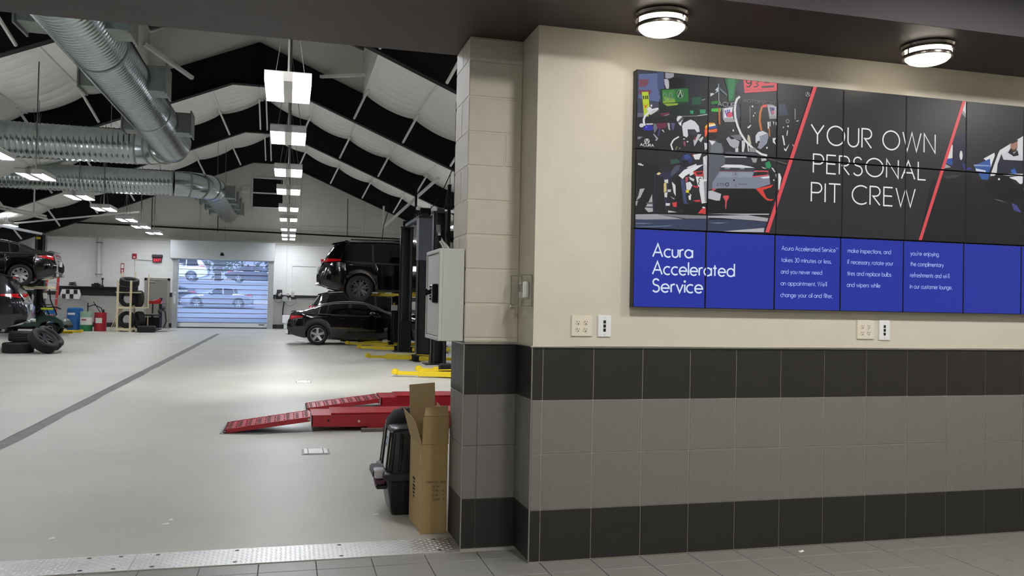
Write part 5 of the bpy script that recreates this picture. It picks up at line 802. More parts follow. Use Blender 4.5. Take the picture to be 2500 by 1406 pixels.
obj('sticker_mark', MB().bar((.6655, 5.765, .475), (.6695, 5.767, .505), .025, .004, up=(-1, 0, .1)), mat('sticker_white', 'd9dbdd', .4), o)
obj('bright_rod', MB().tube([(.672, 5.685, .32), (.70, 5.71, .565)], .004, 6), chrome, o); obj('bright_rod', MB().tube([(.66, 5.985, .33), (.69, 6.0, .6)], .004, 6), chrome, o)
# ================================================================ RED RAMP LIFT
red = mat('red_paint', 'b01f2c', .38, var=.08, vs_=3, coat=.2); dred = mat('red_top', 'a82a36', .45, var=.12, vs_=4); dgl = mat('dark_gap', '1a1012', .7)
def ramp_runway(y0, y1, xt, xj, xe_, zj_, lab, bottom):
    o = thing('runway_ramp', lab, 'lift ramp', (xj, (y0+y1)/2, 0), group='red drive-on runways')
    ln = math.hypot(xj-xt, zj_-.02)
    for y in (y0, y1-.012): obj('ramp_side', MB().prism([(xt, .0), (xt+.02, .0), (xj, zj_-.055), (xj, zj_), (xt, .04)], 'xz', y, y+.012), red, o)
    top = MB().prism([(xt+.01, .028), (xj, zj_-.012), (xj, zj_-.004), (xt+.01, .036)], 'xz', y0+.012, y1-.012)
    obj('ramp_plate', top, dred, o)
    hl = MB(); ns = 9
    for i in range(ns):
        t_ = (i+.6)/ns; cx = xt+(xj-xt)*t_; cz = .036+(zj_-.04)*t_
        for j in range(5):
            cy = y0+.07+(y1-y0-.14)*j/4+(.03 if i % 2 else 0)
            if cy > y1-.05: continue
            hl.bar((cx-.018, cy, cz+.0015-.0), (cx+.018, cy, cz+.0015+.005), .03, .002)
    obj('tread_hole', hl, dgl, o)['kind'] = 'stuff'
    up_ = MB()
    for i in range(ns):
        t_ = (i+.25)/ns; cx = xt+(xj-xt)*t_; cz = .038+(zj_-.04)*t_
        for j in range(4): up_.cbox((cx, y0+.1+(y1-y0-.2)*j/3, cz+.004), (.014, .05, .012))
    obj('tread_stud', up_, red, o)['kind'] = 'stuff'
    obj('tip_roller', MB().cyl((xt+.012, y0-.004, .022), (xt+.012, y1+.004, .022), .016, 10), dgl, o); obj('tip_bolt', MB().lathe([(.008, 0), (.008, .006)], (xt+.012, y0-.012, .022), 'y', 10), chrome, o)
    obj('hinge_bolt', MB().lathe([(.012, 0), (.012, .01)], (xj-.015, y0-.012, zj_-.03), 'y', 10), chrome, o)
    bd = MB().prism([(xj+.012, bottom[0]), (xe_, bottom[1]), (xe_, zj_+.012), (xj+.012, zj_+.012)], 'xz', y0, y0+.012).prism([(xj+.012, bottom[0]), (xe_, bottom[1]), (xe_, zj_+.012), (xj+.012, zj_+.012)], 'xz', y1-.012, y1).box(xj+.012, xj+.024, y0, y1, bottom[0]+.02, zj_+.01)
    obj('runway_side', bd, red, o)
    obj('runway_top', MB().box(xj+.012, xe_, y0+.012, y1-.012, zj_-.002, zj_+.008), dred, o)
    obj('top_plate', MB().box(xj+.22, xe_, y0+.05, y1-.02, zj_+.012, zj_+.03), red, o, bevel=.004)
    obj('floor_pad', MB().prism([(xt-.04, y0-.03), (xt+.36, y0-.12), (xj+.1, y0+.05), (xj+.1, y1), (xt-.02, y1)], 'xy', 0, .004), mat('steel_plate', '8a8a86', .35, .7, var=.15), o)
    return o
o = ramp_runway(9.40, 9.98, -.635, .258, 3.2, .165, 'front red drive-on runway with perforated ramp sloping to the floor', (.055, -.0))
obj('support_foot', MB().box(.87, 1.2, 9.36, 9.42, .001, .05), red, o); obj('foot_block', MB().box(.80, 1.15, 9.30, 9.38, 0, .035), mat('concrete_block', '6f675e', .8), o)
def cross(x, z, y, s, m_, par): obj('cross_mark', MB().box(x-s, x+s, y-.002, y+.001, z-s*.35, z+s*.35).box(x-s*.35, x+s*.35, y-.003, y+.001, z-s, z+s), m_, par)
cross(.45, .12, 9.40, .016, dgl, o); cross(.78, .105, 9.40, .016, mat('cross_white', 'e6c9b8', .5), o)
o2 = ramp_runway(11.1, 11.68, .25, 1.185, 3.3, .155, 'rear red drive-on runway behind the first, partly hidden by the cardboard box', (.03, .03))
obj('joint_tab', MB().box(1.17, 1.24, 11.06, 11.1, .03, .07), red, o2)
o = thing('jacking_beam', 'dark jacking beam with a pale strip lying between the red runways', 'jack', (1.9, 10.5, 0))
obj('beam', MB().box(1.2, 3.0, 10.3, 10.75, .0, .085), black, o, bevel=.01); obj('strip', MB().box(1.3, 2.9, 10.28, 10.31, .05, .08), alum, o)
obj('pad', MB().box(1.5, 1.9, 10.4, 10.65, .085, .11).box(2.1, 2.6, 10.4, 10.65, .085, .11), dgp, o)
# ================================================================ TWO-POST LIFTS
pst = mat('lift_post_black', '1c1c1f', .42, var=.15, vs_=3); pgr = mat('lift_cover_grey', '53565f', .45, var=.06); yel = mat('lift_yellow', 'c0a812', .42, var=.06, vs_=4)
def post(o, x, y, s, H=3.45, w=.34, d=.26, cover=0):
    """C-section post; s = direction (+1/-1) along Y in which the channel opens"""
    a, b = x-w/2, x+w/2; t_ = .025
    mb = MB().box(a, b, y-s*d/2-.0 if s > 0 else y+d/2-t_, y-d/2+t_ if s > 0 else y+d/2, 0, H)
    mb = MB().box(a, b, min(y-s*d/2, y-s*(d/2-t_)), max(y-s*d/2, y-s*(d/2-t_)), .0, H).box(a, a+t_, y-d/2, y+d/2, 0, H).box(b-t_, b, y-d/2, y+d/2, 0, H)
    mb.box(a, a+.08, min(y+s*d/2, y+s*(d/2-t_)), max(y+s*d/2, y+s*(d/2-t_)), 0, H).box(b-.08, b, min(y+s*d/2, y+s*(d/2-t_)), max(y+s*d/2, y+s*(d/2-t_)), 0, H)
    obj('post', mb, pst, o, bevel=.004)
    obj('base_plate', MB().box(x-.32, x+.32, y-.24, y+.24, 0, .02), pst, o)
    gs = MB()
    for q in (a-.0, b-.012): gs.prism([(y-s*d/2, .02), (y-s*(d/2+.12), .02), (y-s*d/2, .25)], 'yz', q, q+.012)
    obj('gusset', gs, pst, o)
    obj('top_cap', MB().box(a-.02, b+.02, y-d/2-.02, y+d/2+.02, H, H+.04).cyl((x-.08, y, H+.06), (x+.08, y, H+.06), .07, 14), pst, o)
    if cover: obj('cover', MB().box(a-.01, b+.01, y-d/2-.02, y+d/2+.01, cover, H-.01), pgr, o, bevel=.012)
def arm(o, p, q, z, k=.62):
    p = Vector((*p, z)); q = Vector((*q, z)); mdl = p.lerp(q, k)
    ar = obj('arm', MB().bar(p, mdl, .13, .10), yel, o, bevel=.006)
    obj('arm_extension', MB().bar(mdl-(mdl-p)*.1, q, .085, .07), yel, ar, bevel=.005)
    obj('arm_pad', MB().lathe([(.075, -.04), (.075, .03), (.05, .035), (.05, .06)], (q.x, q.y, q.z+.02), 'z', 14), yel, ar, bevel=.003)
    obj('arm_pivot', MB().lathe([(.09, -.07), (.09, .07)], tuple(p), 'z', 14), black, ar)
    obj('arm_brace', MB().bar(p+Vector((0, 0, .09)), mdl+Vector((0, 0, .06)), .02, .02), yel, ar)
def carriage(o, x, y, z, s): obj('carriage', MB().box(x-.13, x+.13, y-.1, y+.16*s if s > 0 else y+.1, z-.1, z+.75) if s > 0 else MB().box(x-.13, x+.13, y-.16, y+.1, z-.1, z+.75), black, o, bevel=.01)
def tagcard(o, x, y, z, w=.1, h=.13): obj('notice_card', MB().box(x-w/2, x+w/2, y-.006, y, z, z+h), mat('card_white', 'e4e4e0', .5), o)
o = thing('two_post_lift', 'nearest two-post lift, yellow arms reaching out from behind the cabinet pillar', 'vehicle lift', (3.3, 15.8, 0), group='two-post vehicle lifts')
post(o, 3.32, 15.75, 1); carriage(o, 3.32, 15.75, .15, 1); arm(o, (3.1, 15.55), (1.98, 15.95), .07); arm(o, (3.2, 16.0), (2.5, 16.45), .09); obj('arm_motor', MB().box(2.8, 3.1, 15.68, 15.95, .03, .25), black, o, bevel=.03); post(o, 3.32, 19.0, -1)
o = thing('two_post_lift', 'empty two-post lift with a tall grey-covered post and yellow arms down', 'vehicle lift', (3.15, 22, 0), group='two-post vehicle lifts')
post(o, 3.16, 20.3, 1, 3.46, .32, .34, 2.42); post(o, 3.16, 23.55, -1, 3.46, .34, .28); carriage(o, 3.16, 20.3, .12, 1); carriage(o, 3.16, 23.55, .12, -1)
arm(o, (2.95, 20.05), (1.87, 20.42), .08); arm(o, (2.95, 19.75), (3.95, 19.5), .08); arm(o, (3.0, 23.9), (1.98, 24.3), .08); arm(o, (3.3, 23.3), (4.3, 23.0), .08)
obj('overhead_beam', MB().box(3.10, 3.22, 20.3, 23.6, 3.5, 3.58), pgr, o); obj('pulley', MB().cyl((3.05, 20.35, 3.62), (3.3, 20.35, 3.62), .09, 14), black, o); obj('pulley', MB().cyl((3.05, 23.5, 3.6), (3.3, 23.5, 3.6), .07, 14), black, o)
tagcard(o, 3.33, 20.12, 1.62, .12, .2); tagcard(o, 3.34, 20.12, 1.95, .1, .12); tagcard(o, 3.3, 20.12, 2.12, .2, .06)
o = thing('two_post_lift', 'two-post lift holding up the black sport utility vehicle', 'vehicle lift', (3.9, 25, 0), group='two-post vehicle lifts')
post(o, 4.0, 23.2, 1, 3.42, .34, .3, 1.9); post(o, 3.28, 26.5, -1, 3.2, .3, .26); carriage(o, 4.0, 23.2, 1.5, 1); carriage(o, 3.28, 26.5, 1.5, -1)
arm(o, (3.85, 23.95), (2.62, 24.5), 1.60); arm(o, (4.1, 23.95), (5.0, 24.6), 1.60); arm(o, (3.2, 26.3), (2.3, 25.6), 1.60); arm(o, (3.4, 26.3), (4.8, 25.7), 1.60)
tagcard(o, 3.2, 26.36, 1.12, .2, .17); obj('warning_tag', MB().box(3.15, 3.22, 26.35, 26.36, 1.29, 1.36), yel, o)
obj('power_unit', MB().box(4.1, 4.35, 22.9, 23.1, 1.2, 1.5), black, o, bevel=.02)
o = thing('two_post_lift', 'low lift with yellow arms under the parked black saloon', 'vehicle lift', (3.1, 27.5, 0), group='two-post vehicle lifts')
post(o, 4.6, 26.6, 1, 3.3, .3, .26); post(o, 4.6, 30.0, -1, 3.3, .3, .26); arm(o, (3.1, 26.4), (1.8, 26.55), .07); arm(o, (3.0, 28.6), (1.75, 28.3), .07); obj('arm_link', MB().bar((3.0, 26.4, .07), (4.5, 26.6, .07), .1, .08), yel, o)
# white tube brackets over the lifts
o = thing('tube_bracket', 'white square-tube bracket hanging from the rafters above the right lifts', 'bracket', (2.6, 31, 4.5))
obj('hanger_tube', MB().bar((3.4, 32.0, 4.2), (3.4, 32.0, 5.0), .07), whitebar, o); obj('arm_tube', MB().bar((3.4, 32.0, 4.2), (4.1, 24.0, 5.0), .07), whitebar, o); obj('cross_tube', MB().bar((3.0, 20.6, 3.72), (5.3, 21.5, 3.72), .07), whitebar, o); obj('cross_tube', MB().bar((3.7, 22.8, 3.2), (5.3, 22.0, 3.75), .06), whitebar, o)
o = thing('drop_pipe', 'black vertical pipes and cables dropping from the roof beside the lifts', 'pipe', (3.4, 22, 3.5))
for x, y, za in ((3.02, 20.9, 3.6), (5.0, 26.2, 3.0), (4.05, 21.2, 3.6)): obj('pipe', MB().cyl((x, y, za), (x, y, roof(x) if x > 4 else 4.4), .012 if x > 4 else .03, 8), black, o)
for pts in ([(2.85, 26, 4.6), (2.9, 25.9, 4.2), (2.75, 25.8, 3.7), (2.7, 25.7, 3.25)], [(3.9, 20.6, 4.8), (3.6, 20.6, 4.1), (3.4, 20.5, 3.8), (3.2, 20.4, 3.6)]): obj('cable', MB().tube(pts, .012, 6), black, o)
# ================================================================ TYRES
rub = mat('tyre_rubber', '161617', .7, var=.12, vs_=7, bump=.1, bs=40); rimg = mat('rim_dark', '5d5f63', .3, .8); rims = mat('rim_silver', 'c4c6c8', .28, .85)
def tyre_mb(R=.34, w=.225, r=.22):
    h = w/2; pr = [(r, -h*.82), (r+.02, -h*.95), (R-.05, -h*1.0), (R-.018, -h*.9), (R-.004, -h*.72)]
    for g_ in (-.45, 0, .45): pr += [(R, h*(g_-.12)), (R-.009, h*(g_-.07)), (R-.009, h*(g_+.07)), (R, h*(g_+.12))]
    pr += [(R-.004, h*.72), (R-.018, h*.9), (R-.05, h), (r+.02, h*.95), (r, h*.82), (r-.012, h*.5), (r-.012, -h*.5), (r, -h*.82)]
    return MB().lathe(pr, (0, 0, 0), 'y', 36, False)
def rim_mb(r=.222, w=.2, n=5, twin=True, dish=.02):
    h = w/2; mb = MB().lathe([(r, -h*.8), (r-.012, -h*.82), (r-.022, -h*.7), (r-.03, -h*.2), (r-.03, h*.8), (r, h*.8)], (0, 0, 0), 'y', 32, False)
    mb.lathe([(.001, -h*.55), (.05, -h*.57), (.062, -h*.45), (.062, -h*.1), (.001, -h*.1)], (0, 0, 0), 'y', 16, False)
    for k in range(n):
        a = 2*PI*k/n+.3
        for q in ((-.16, .16) if twin else (0,)):
            a1 = a+q*1.2; a0 = a+q*.5
            mb.bar((.045*math.cos(a0), -h*.45, .045*math.sin(a0)), ((r-.02)*math.cos(a1), -h*.66, (r-.02)*math.sin(a1)), .042 if twin else .075, .022, up=(0, 1, 0))
    return mb
TY = {}
def wheel(parent, c, R, m_, n=5, twin=True, side=-1, r=None, w=.225):
    r = r or R*.67; key = (R, n, twin, r, w)
    if key not in TY: TY[key] = (mesh('tyre', tyre_mb(R, w, r), True), mesh('rim', rim_mb(r+.002, w*.95, n, twin), False), mesh('brake_disc', MB().lathe([(.001, 0), (r*.75, 0), (r*.75, .02), (.001, .02)], (0, 0, 0), 'y', 20, False)))
    for me, mm, nm in zip(TY[key], (rub, m_, mat('brake_grey', '4a4a4c', .4, .8)), ('tyre', 'rim', 'brake_disc')):
        me2 = me if nm != 'rim' else me.copy()
        o = obj(nm, me2, mm, parent); o.location = c
        if side > 0: o.rotation_euler = (0, 0, PI)
        if me == TY[key][0]: me.set_sharp_from_angle(angle=math.radians(50))
    return
tym = mesh('loose_tyre', tyre_mb(.345, .25, .215), True); tym.set_sharp_from_angle(angle=math.radians(50)); rmm = mesh('loose_rim', rim_mb(.217, .22, 5, True))
def loose_tyre(c, axis, lab, grp, rim_=None, s=1.0):
    o = thing('car_tyre', lab, 'tyre', c, group=grp, world=False)
    q = Vector((0, -1, 0)).rotation_difference(Vector(axis).normalized()).to_euler(); o.rotation_euler = q; o.scale = (s, s, s)
    obj('tyre', tym, rub, o)
    if rim_: obj('rim', rmm, rim_, o)
    return o
PG = 'tyres piled by the grey car'
loose_tyre((-6.27, 22.62, .126), (0, 0, 1), 'black tyre lying flat at the left bottom of the floor pile', PG)
loose_tyre((-6.24, 22.97, .38), (0.02, 0, 1), 'tyre stacked flat on top of the lower tyre in the floor pile', PG)
loose_tyre((-5.68, 22.42, .30), (.62, -.28, .74), 'front leaning wheel with a dark spoked rim on the floor pile', PG, rimg)
loose_tyre((-5.66, 22.86, .345), (.66, -.12, .74), 'rear leaning tyre behind the spoked wheel in the floor pile', PG)
# ================================================================ LEFT SIDE CLUTTER
wood = mat('rack_wood', 'cfc39f', .6, var=.08, vs_=5)
o = thing('tyre_rack', 'pale timber tyre rack against the far wall beside the grey door', 'rack', (-6.15, 35.9, 0))
for x, y in ((-6.42, 35.45), (-5.95, 35.45), (-6.42, 36.3), (-5.95, 36.3)): obj('upright', MB().box(x-.035, x+.035, y-.035, y+.035, 0, 2.0 if y < 36 else 2.35), wood, o)
for z in (.1, .94): obj('rail', MB().box(-6.45, -5.92, 35.42, 35.48, z-.04, z+.04), wood, o); obj('shelf_board', MB().box(-6.45, -5.4, 35.5, 36.3, z-.02, z+.02), wood, o)
obj('upright', MB().box(-5.46, -5.42, 36.26, 36.3, .0, 2.3), wood, o)
obj('shelf_board', MB().box(-6.5, -5.6, 35.45, 36.3, 1.52, 1.55), wood, o)
obj('prop', MB().bar((-6.75, 35.9, .02), (-6.35, 35.9, 1.1), .03), wood, o); obj('prop', MB().bar((-6.68, 36.0, .02), (-6.3, 36.0, 1.3), .03), wood, o)
TG = 'tyres on the timber rack'
loose_tyre((-6.12, 35.85, 1.69), (.05, -.1, 1), 'lower tyre lying flat on top of the timber rack', TG, s=1.05)
loose_tyre((-6.08, 35.85, 1.95), (.1, -.25, 1), 'upper tyre lying tilted on top of the timber rack', TG, s=1.05)
loose_tyre((-6.12, 35.8, 1.30), (-.25, -.95, 0), 'tyre standing in the middle bay of the timber rack, left one', TG, s=.95)
loose_tyre((-5.72, 35.85, 1.30), (-.9, -.45, 0), 'tyre standing in the middle bay of the timber rack, right one', TG, s=.95)
loose_tyre((-6.12, 35.8, .46), (-.25, -.95, 0), 'tyre standing in the bottom bay of the timber rack, left one', TG, s=.98)
loose_tyre((-5.68, 35.85, .46), (-.85, -.5, 0), 'tyre standing in the bottom bay of the timber rack, right one', TG, s=.98)
loose_tyre((-5.33, 35.3, .126), (0, 0, 1), 'single tyre lying flat on the floor in front of the grey door', 'single tyres')
o = thing('tyre_changer', 'dark tyre changing machine with a red head beside the timber rack', 'machine', (-5.2, 36.6, 0))
obj('cabinet', MB().box(-5.55, -5.0, 36.3, 36.9, .05, .55), black, o, bevel=.03); obj('turntable', MB().lathe([(.05, .55), (.05, .62), (.3, .62), (.3, .67), (.001, .69)], (-5.3, 36.5, 0), 'z', 20), blk, o)
obj('column', MB().box(-5.1, -4.98, 36.75, 36.9, .05, 1.35), blk, o); obj('arm', MB().bar((-5.04, 36.8, 1.3), (-5.3, 36.5, 1.18), .08), red, o); obj('head', MB().frustum((-5.42, -5.0, 36.4, 36.9), 1.1, (-5.5, -4.95, 36.35, 36.95), 1.22), red, o); obj('head_stem', MB().cyl((-5.3, 36.5, .72), (-5.3, 36.5, 1.15), .03, 8), blk, o)
obj('hose', MB().tube([(-5.0, 36.5, .9), (-4.8, 36.3, .8), (-4.75, 36.3, .4), (-4.85, 36.2, .1)], .03, 8), blk, o); obj('gauge', MB().sphere((-4.85, 36.3, .92), .07).sphere((-5.0, 36.35, .8), .09), dgp, o)
obj('dolly', MB().box(-5.1, -4.6, 36.0, 36.5, .1, .14), chrome, o)
for x in (-5.05, -4.65): obj('caster', MB().cyl((x, 36.0, .05), (x, 36.04, .05), .05, 10), chrome, o)
def drum(x, y, R, H, bands, lab):
    o = thing('oil_drum', lab, 'drum', (x, y, 0), group='drums along the far wall')
    n = len(bands)
    for i, (z0, z1, m_) in enumerate(bands): obj('band', MB().lathe([(R*.985, z0*H), (R, z0*H+.012), (R, z1*H-.012), (R*.985, z1*H)], (x, y, 0), 'z', 28), m_, o, True, ang=50)
    obj('rim', MB().lathe([(R*.9, H-.02), (R*1.02, H-.02), (R*1.02, H+.012), (R*.9, H+.012)], (x, y, 0), 'z', 28), bands[-1][2], o); obj('lid', MB().lathe([(.001, H-.012), (R*.93, H-.012)], (x, y, 0), 'z', 28, False), bands[-1][2], o)
    return o
dg = mat('drum_green', '1f6b3e', .4, var=.06); dw = mat('drum_white', 'd5d6cf', .4, var=.06); db = mat('drum_blue', '1d5f9e', .4, var=.08); dr_ = mat('drum_red', 'a01d2a', .4, var=.06)
o = drum(-7.60, 35.9, .22, .75, [(0, .33, dg), (.33, .72, dw), (.72, 1, mat('drum_pale_green', '8fae96', .4))], 'green and white oil drum with a hand pump against the grey wall')
obj('pump', MB().tube([(-7.56, 35.9, .75), (-7.56, 35.9, 1.1)], .02, 8).tube([(-7.56, 35.9, .95), (-7.35, 35.95, 1.03), (-7.1, 36.0, .9), (-7.05, 36.0, .73)], .018, 8), black, o); obj('label_mark', MB().box(-7.72, -7.56, 35.672, 35.684, .42, .47), dr_, o)
o = drum(-7.12, 36.0, .22, .72, [(0, .5, dr_), (.5, 1, dr_)], 'red oil drum with a pale label and black hose right of the green drum')
obj('label', MB().box(-7.25, -7.02, 35.772, 35.79, .32, .52), dw, o); obj('pump', MB().tube([(-7.12, 36.0, .72), (-7.37, 35.9, 1.15)], .015, 6).tube([(-7.0, 36.0, .70), (-7.02, 36.0, .85)], .03, 8), black, o)
for i, (x, y, lab) in enumerate(((-8.12, 36.45, 'tall blue plastic drum with a white label behind the golf cart'), (-9.1, 36.3, 'blue plastic drum mostly hidden behind the golf cart seat'))):
    o = thing('plastic_drum', lab, 'drum', (x, y, 0), group='drums along the far wall')
    obj('shell', MB().lathe([(.26, 0), (.3, .03), (.305, .28), (.295, .31), (.305, .34), (.305, .62), (.295, .65), (.3, .68), (.29, .86), (.24, .9), (.001, .9)], (x, y, 0), 'z', 28), db, o, True, ang=40)
    obj('label', MB().box(x-.2, x+.05, y-.315, y-.30, .62, .70), dw, o)
# golf cart, front to the right
gc = mat('cart_green', '1d3a30', .22, coat=.6); seatm = mat('cart_cream', 'd3c9a8', .5)
o = cart = thing('golf_cart', 'dark green golf cart with a cream roof in front of the blue drums', 'golf cart', (-8.4, 32.1, 0))
obj('chassis', MB().box(-9.5, -7.45, 31.65, 32.65, .22, .34), black, o)
for y in (31.62, 32.60): obj('side_panel', MB().prism([(-9.5, .3), (-8.75, .3), (-8.3, .3), (-8.05, .32), (-8.02, .55), (-8.25, .62), (-8.7, .62), (-9.5, .7)], 'xz', y, y+.06), gc, o, bevel=.01)
cw = MB(); prof = [(-8.1, .66), (-7.85, .72), (-7.55, .66), (-7.32, .52), (-7.25, .38), (-7.3, .28)]
obj('cowl', MB().prism(prof+[(-7.35, .27), (-7.45, .42), (-7.72, .50), (-7.98, .42), (-8.06, .27), (-8.15, .27)], 'xz', 31.6, 32.68), gc, o, bevel=.03)
obj('bumper', MB().box(-7.28, -7.18, 31.75, 32.55, .25, .36), black, o, bevel=.02); obj('headlight', MB().lathe([(.05, 0), (.05, .03)], (-7.3, 31.8, .52), 'x', 12), white, o)
obj('seat', MB().box(-9.1, -8.55, 31.7, 32.6, .62, .74), seatm, o, bevel=.03); obj('seat_back', MB().box(-9.2, -9.06, 31.7, 32.6, .78, 1.12), seatm, o, bevel=.04)
obj('seat_back', MB().box(-8.42, -8.2, 31.68, 31.72, .74, 1.0), seatm, o, bevel=.015)
obj('roof', MB().box(-9.45, -7.8, 31.6, 32.7, 1.58, 1.68), seatm, o, bevel=.025, seg=2)
for y in (31.66, 32.62):
    obj('strut', MB().tube([(-7.72, y, .66), (-7.95, y, 1.2), (-8.0, y, 1.6)], .02, 8), black, o); obj('strut', MB().tube([(-9.4, y, .66), (-9.35, y, 1.6)], .02, 8), black, o)
obj('windscreen_frame', MB().tube([(-7.9, 31.66, 1.05), (-7.9, 32.62, 1.05)], .02, 8).tube([(-7.9, 31.9, .95), (-7.6, 31.9, .98), (-7.45, 31.95, .9)], .02, 8), black, o)
obj('steering_wheel', MB().tube([(-8.15+.05*math.cos(a_*PI/8), 31.95+.18*math.sin(a_*PI/8), .95+.16*math.cos(a_*PI/8)) for a_ in range(16)], .015, 6, closed=True).cyl((-8.15, 31.95, .95), (-7.9, 31.95, .66), .02, 6), black, o)
obj('yellow_pad', MB().box(-8.0, -7.62, 31.6, 31.68, .88, .95), mat('hi_vis', 'c5d12c', .5), o, bevel=.02)
dcl = mat('decal_yellow', 'cfc22a', .5)
for k in range(3): obj('decal', MB().box(-8.5+.13*k, -8.39+.13*k, 31.612, 31.62, .47, .56), dcl, o)
obj('arm_rail', MB().tube([(-8.7, 31.64, .62), (-8.6, 31.64, .8), (-8.2, 31.64, .82), (-8.1, 31.64, .66)], .02, 8), black, o)
for x in (-7.72, -9.15):
    for y, s in ((31.72, -1), (32.55, 1)): wheel(o, (x, y, .22), .22, rims, 5, False, s, .12, .2)
cart.location.x -= .12
o = thing('yellow_ramp', 'low yellow steel lift arm on the floor in front of the blue drum', 'lift arm', (-7.4, 33.6, 0))
obj('bar', MB().bar((-8.3, 33.2, .07), (-7.35, 33.9, .07), .12, .1), yel, o, bevel=.01); obj('end_pad', MB().lathe([(.08, 0), (.08, .1)], (-7.35, 33.9, .03), 'z', 12), yel, o); obj('short_bar', MB().bar((-8.2, 33.2, .07), (-7.4, 33.0, .07), .1, .08), yel, o, bevel=.01)
# left lift
o = thing('two_post_lift', 'two-post lift on the left with its black post rising behind the golf cart', 'vehicle lift', (-8.6, 33.4, 0), group='two-post vehicle lifts')
post(o, -8.62, 33.4, -1, 3.48, .32, .28); post(o, -9.95, 31.7, 1, 3.62, .7, .3, 2.6); obj('overhead_beam', MB().bar((-9.6, 31.7, 3.72), (-8.6, 33.3, 3.56), .1, .08), alum, o)
obj('yellow_block', MB().box(-8.74, -8.6, 33.2, 33.26, 3.36, 3.44), yel, o); obj('power_unit', MB().box(-9.15, -8.85, 33.2, 33.35, 1.0, 1.5), black, o, bevel=.03); tagcard(o, -8.4, 33.22, 1.25, .14, .2)
# red ladder against the far wall
o = thing('step_ladder', 'red fibreglass step ladder leaning by the far wall left of the golf cart', 'ladder', (-8.9, 37.6, 0))
for x in (-9.55, -9.05): obj('rail', MB().bar((x-.05, 37.4, 0), (x+(.1 if x < -9.3 else -.02), 37.9, 2.85), .05, .09), mat('ladder_red', 'b8322c', .5), o)
for k in range(8): obj('step', MB().box(-9.56+.012*k, -9.06, 37.42+.05*k, 37.52+.05*k, .3+.31*k, .33+.31*k), alum, o)
# wall things
o = thing('wall_shelf', 'long black wall shelf over the drums on the far wall', 'shelf', (-8.1, YB-.1, 1.4))
obj('board', MB().box(-9.75, -6.6, YB-.3, YB, 1.74, 1.78), stripe, o); obj('back_board', MB().box(-9.75, -6.6, YB-.06, YB, 1.40, 1.74), stripe, o)
tag(obj('tool_case', MB().box(-8.38, -8.02, YB-.28, YB-.08, 1.78, 1.90).box(-8.3, -8.1, YB-.2, YB-.16, 1.90, 1.94), blk, bevel=.015), 'small black case on the black wall shelf below the white pipe', 'case')
tag(obj('hand_pump', MB().lathe([(.06, 1.78), (.06, 1.84), (.025, 1.85), (.025, 2.08), (.05, 2.09), (.05, 2.16), (.001, 2.17)], (-7.95, YB-.2, 0), 'z', 12), blk), 'slim black pump standing on the black wall shelf beside the pipe', 'pump')
tag(obj('cable_coil', MB().tube([(-9.15+.16*math.cos(a_*.5)*(1-a_*.01), YB-.18+.06*math.sin(a_*.5), 1.80+.006*a_) for a_ in range(26)], .02, 6), blk), 'coil of black cable on the left part of the wall shelf', 'cable')
o = thing('checkered_box', 'black and white checkered wall box above the blue drum', 'wall box', (-9.0, 39.2, 1.2))
obj('body', MB().prism([(-9.28, 1.22), (-8.66, 1.22), (-8.6, 1.42), (-8.66, 1.63), (-9.28, 1.63), (-9.34, 1.42)], 'xz', 39.2, 39.5), mat('box_white', 'dededc', .5), o, bevel=.01)
for i in range(4):
    for j in range(2):
        x0 = -9.27+.15*i; z0 = 1.235+.195*j; obj('check', MB().box(x0, x0+.145, 39.19, 39.2, z0, z0+.19), stripe if (i+j) % 2 == 0 else white, o)
obj('bracket', MB().box(-9.05, -8.9, 39.5, YB, 1.35, 1.5), rodm, o)
o = thing('wall_pipe', 'white vertical pipe on the far wall above the black shelf', 'pipe', (-8.14, YB-.1, 1.9))
obj('pipe', MB().cyl((-8.14, YB-.12, 2.2), (-8.14, YB-.12, 3.95), .07, 14), mat('pipe_white', 'd2d4d4', .5), o); obj('clamp', MB().box(-8.26, -8.02, YB-.2, YB, 3.7, 3.74).box(-8.26, -8.02, YB-.2, YB, 2.3, 2.34), rodm, o)
exr = mat('sign_red', 'a3202c', .5); exl = emis('exit_letters', 'ff3848', 2.2)
o = thing('exit_sign', 'dark box exit sign with red lettering above the grey door', 'exit sign', (-5.75, YB-.1, 2.9))
obj('case', MB().box(-5.93, -5.57, YB-.12, YB, 2.92, 3.14), mat('exit_case', '4a1c24', .5), o, bevel=.01); obj('top_battery', MB().box(-5.97, -5.53, YB-.16, YB, 3.14, 3.27), dgp, o, bevel=.02)
print_on('EXIT', .17, (-5.90, YB-.125, 2.965), (1, 0, 0), (0, 0, 1), exl, o, sx=.92)
o = thing('fire_alarm', 'small red fire alarm box high on the white far wall', 'fire alarm', (-6.7, YB, 3.05))
obj('case', MB().box(-6.79, -6.61, YB-.08, YB, 3.06, 3.29), exr, o, bevel=.012); obj('strobe', MB().box(-6.74, -6.66, YB-.11, YB-.08, 3.1, 3.16), white, o)
obj('conduit', MB().tube([(-6.61, YB-.03, 3.02), (-5.95, YB-.03, 3.0)], .012, 6).tube([(-6.68, YB-.03, 3.06), (-6.68, YB-.03, 2.0)], .008, 6), rodm, o)
o = thing('extinguisher_sign', 'narrow red and white vertical sign on the far wall above the tyre rack', 'sign', (-7.18, YB, 2.4))
obj('panel', MB().box(-7.26, -7.12, YB-.03, YB, 2.39, 2.84), exr, o); obj('arrow', MB().box(-7.24, -7.14, YB-.034, YB-.03, 2.62, 2.8).prism([(-7.235, 2.56), (-7.145, 2.56), (-7.19, 2.44)], 'xz', YB-.034, YB-.03), white, o)
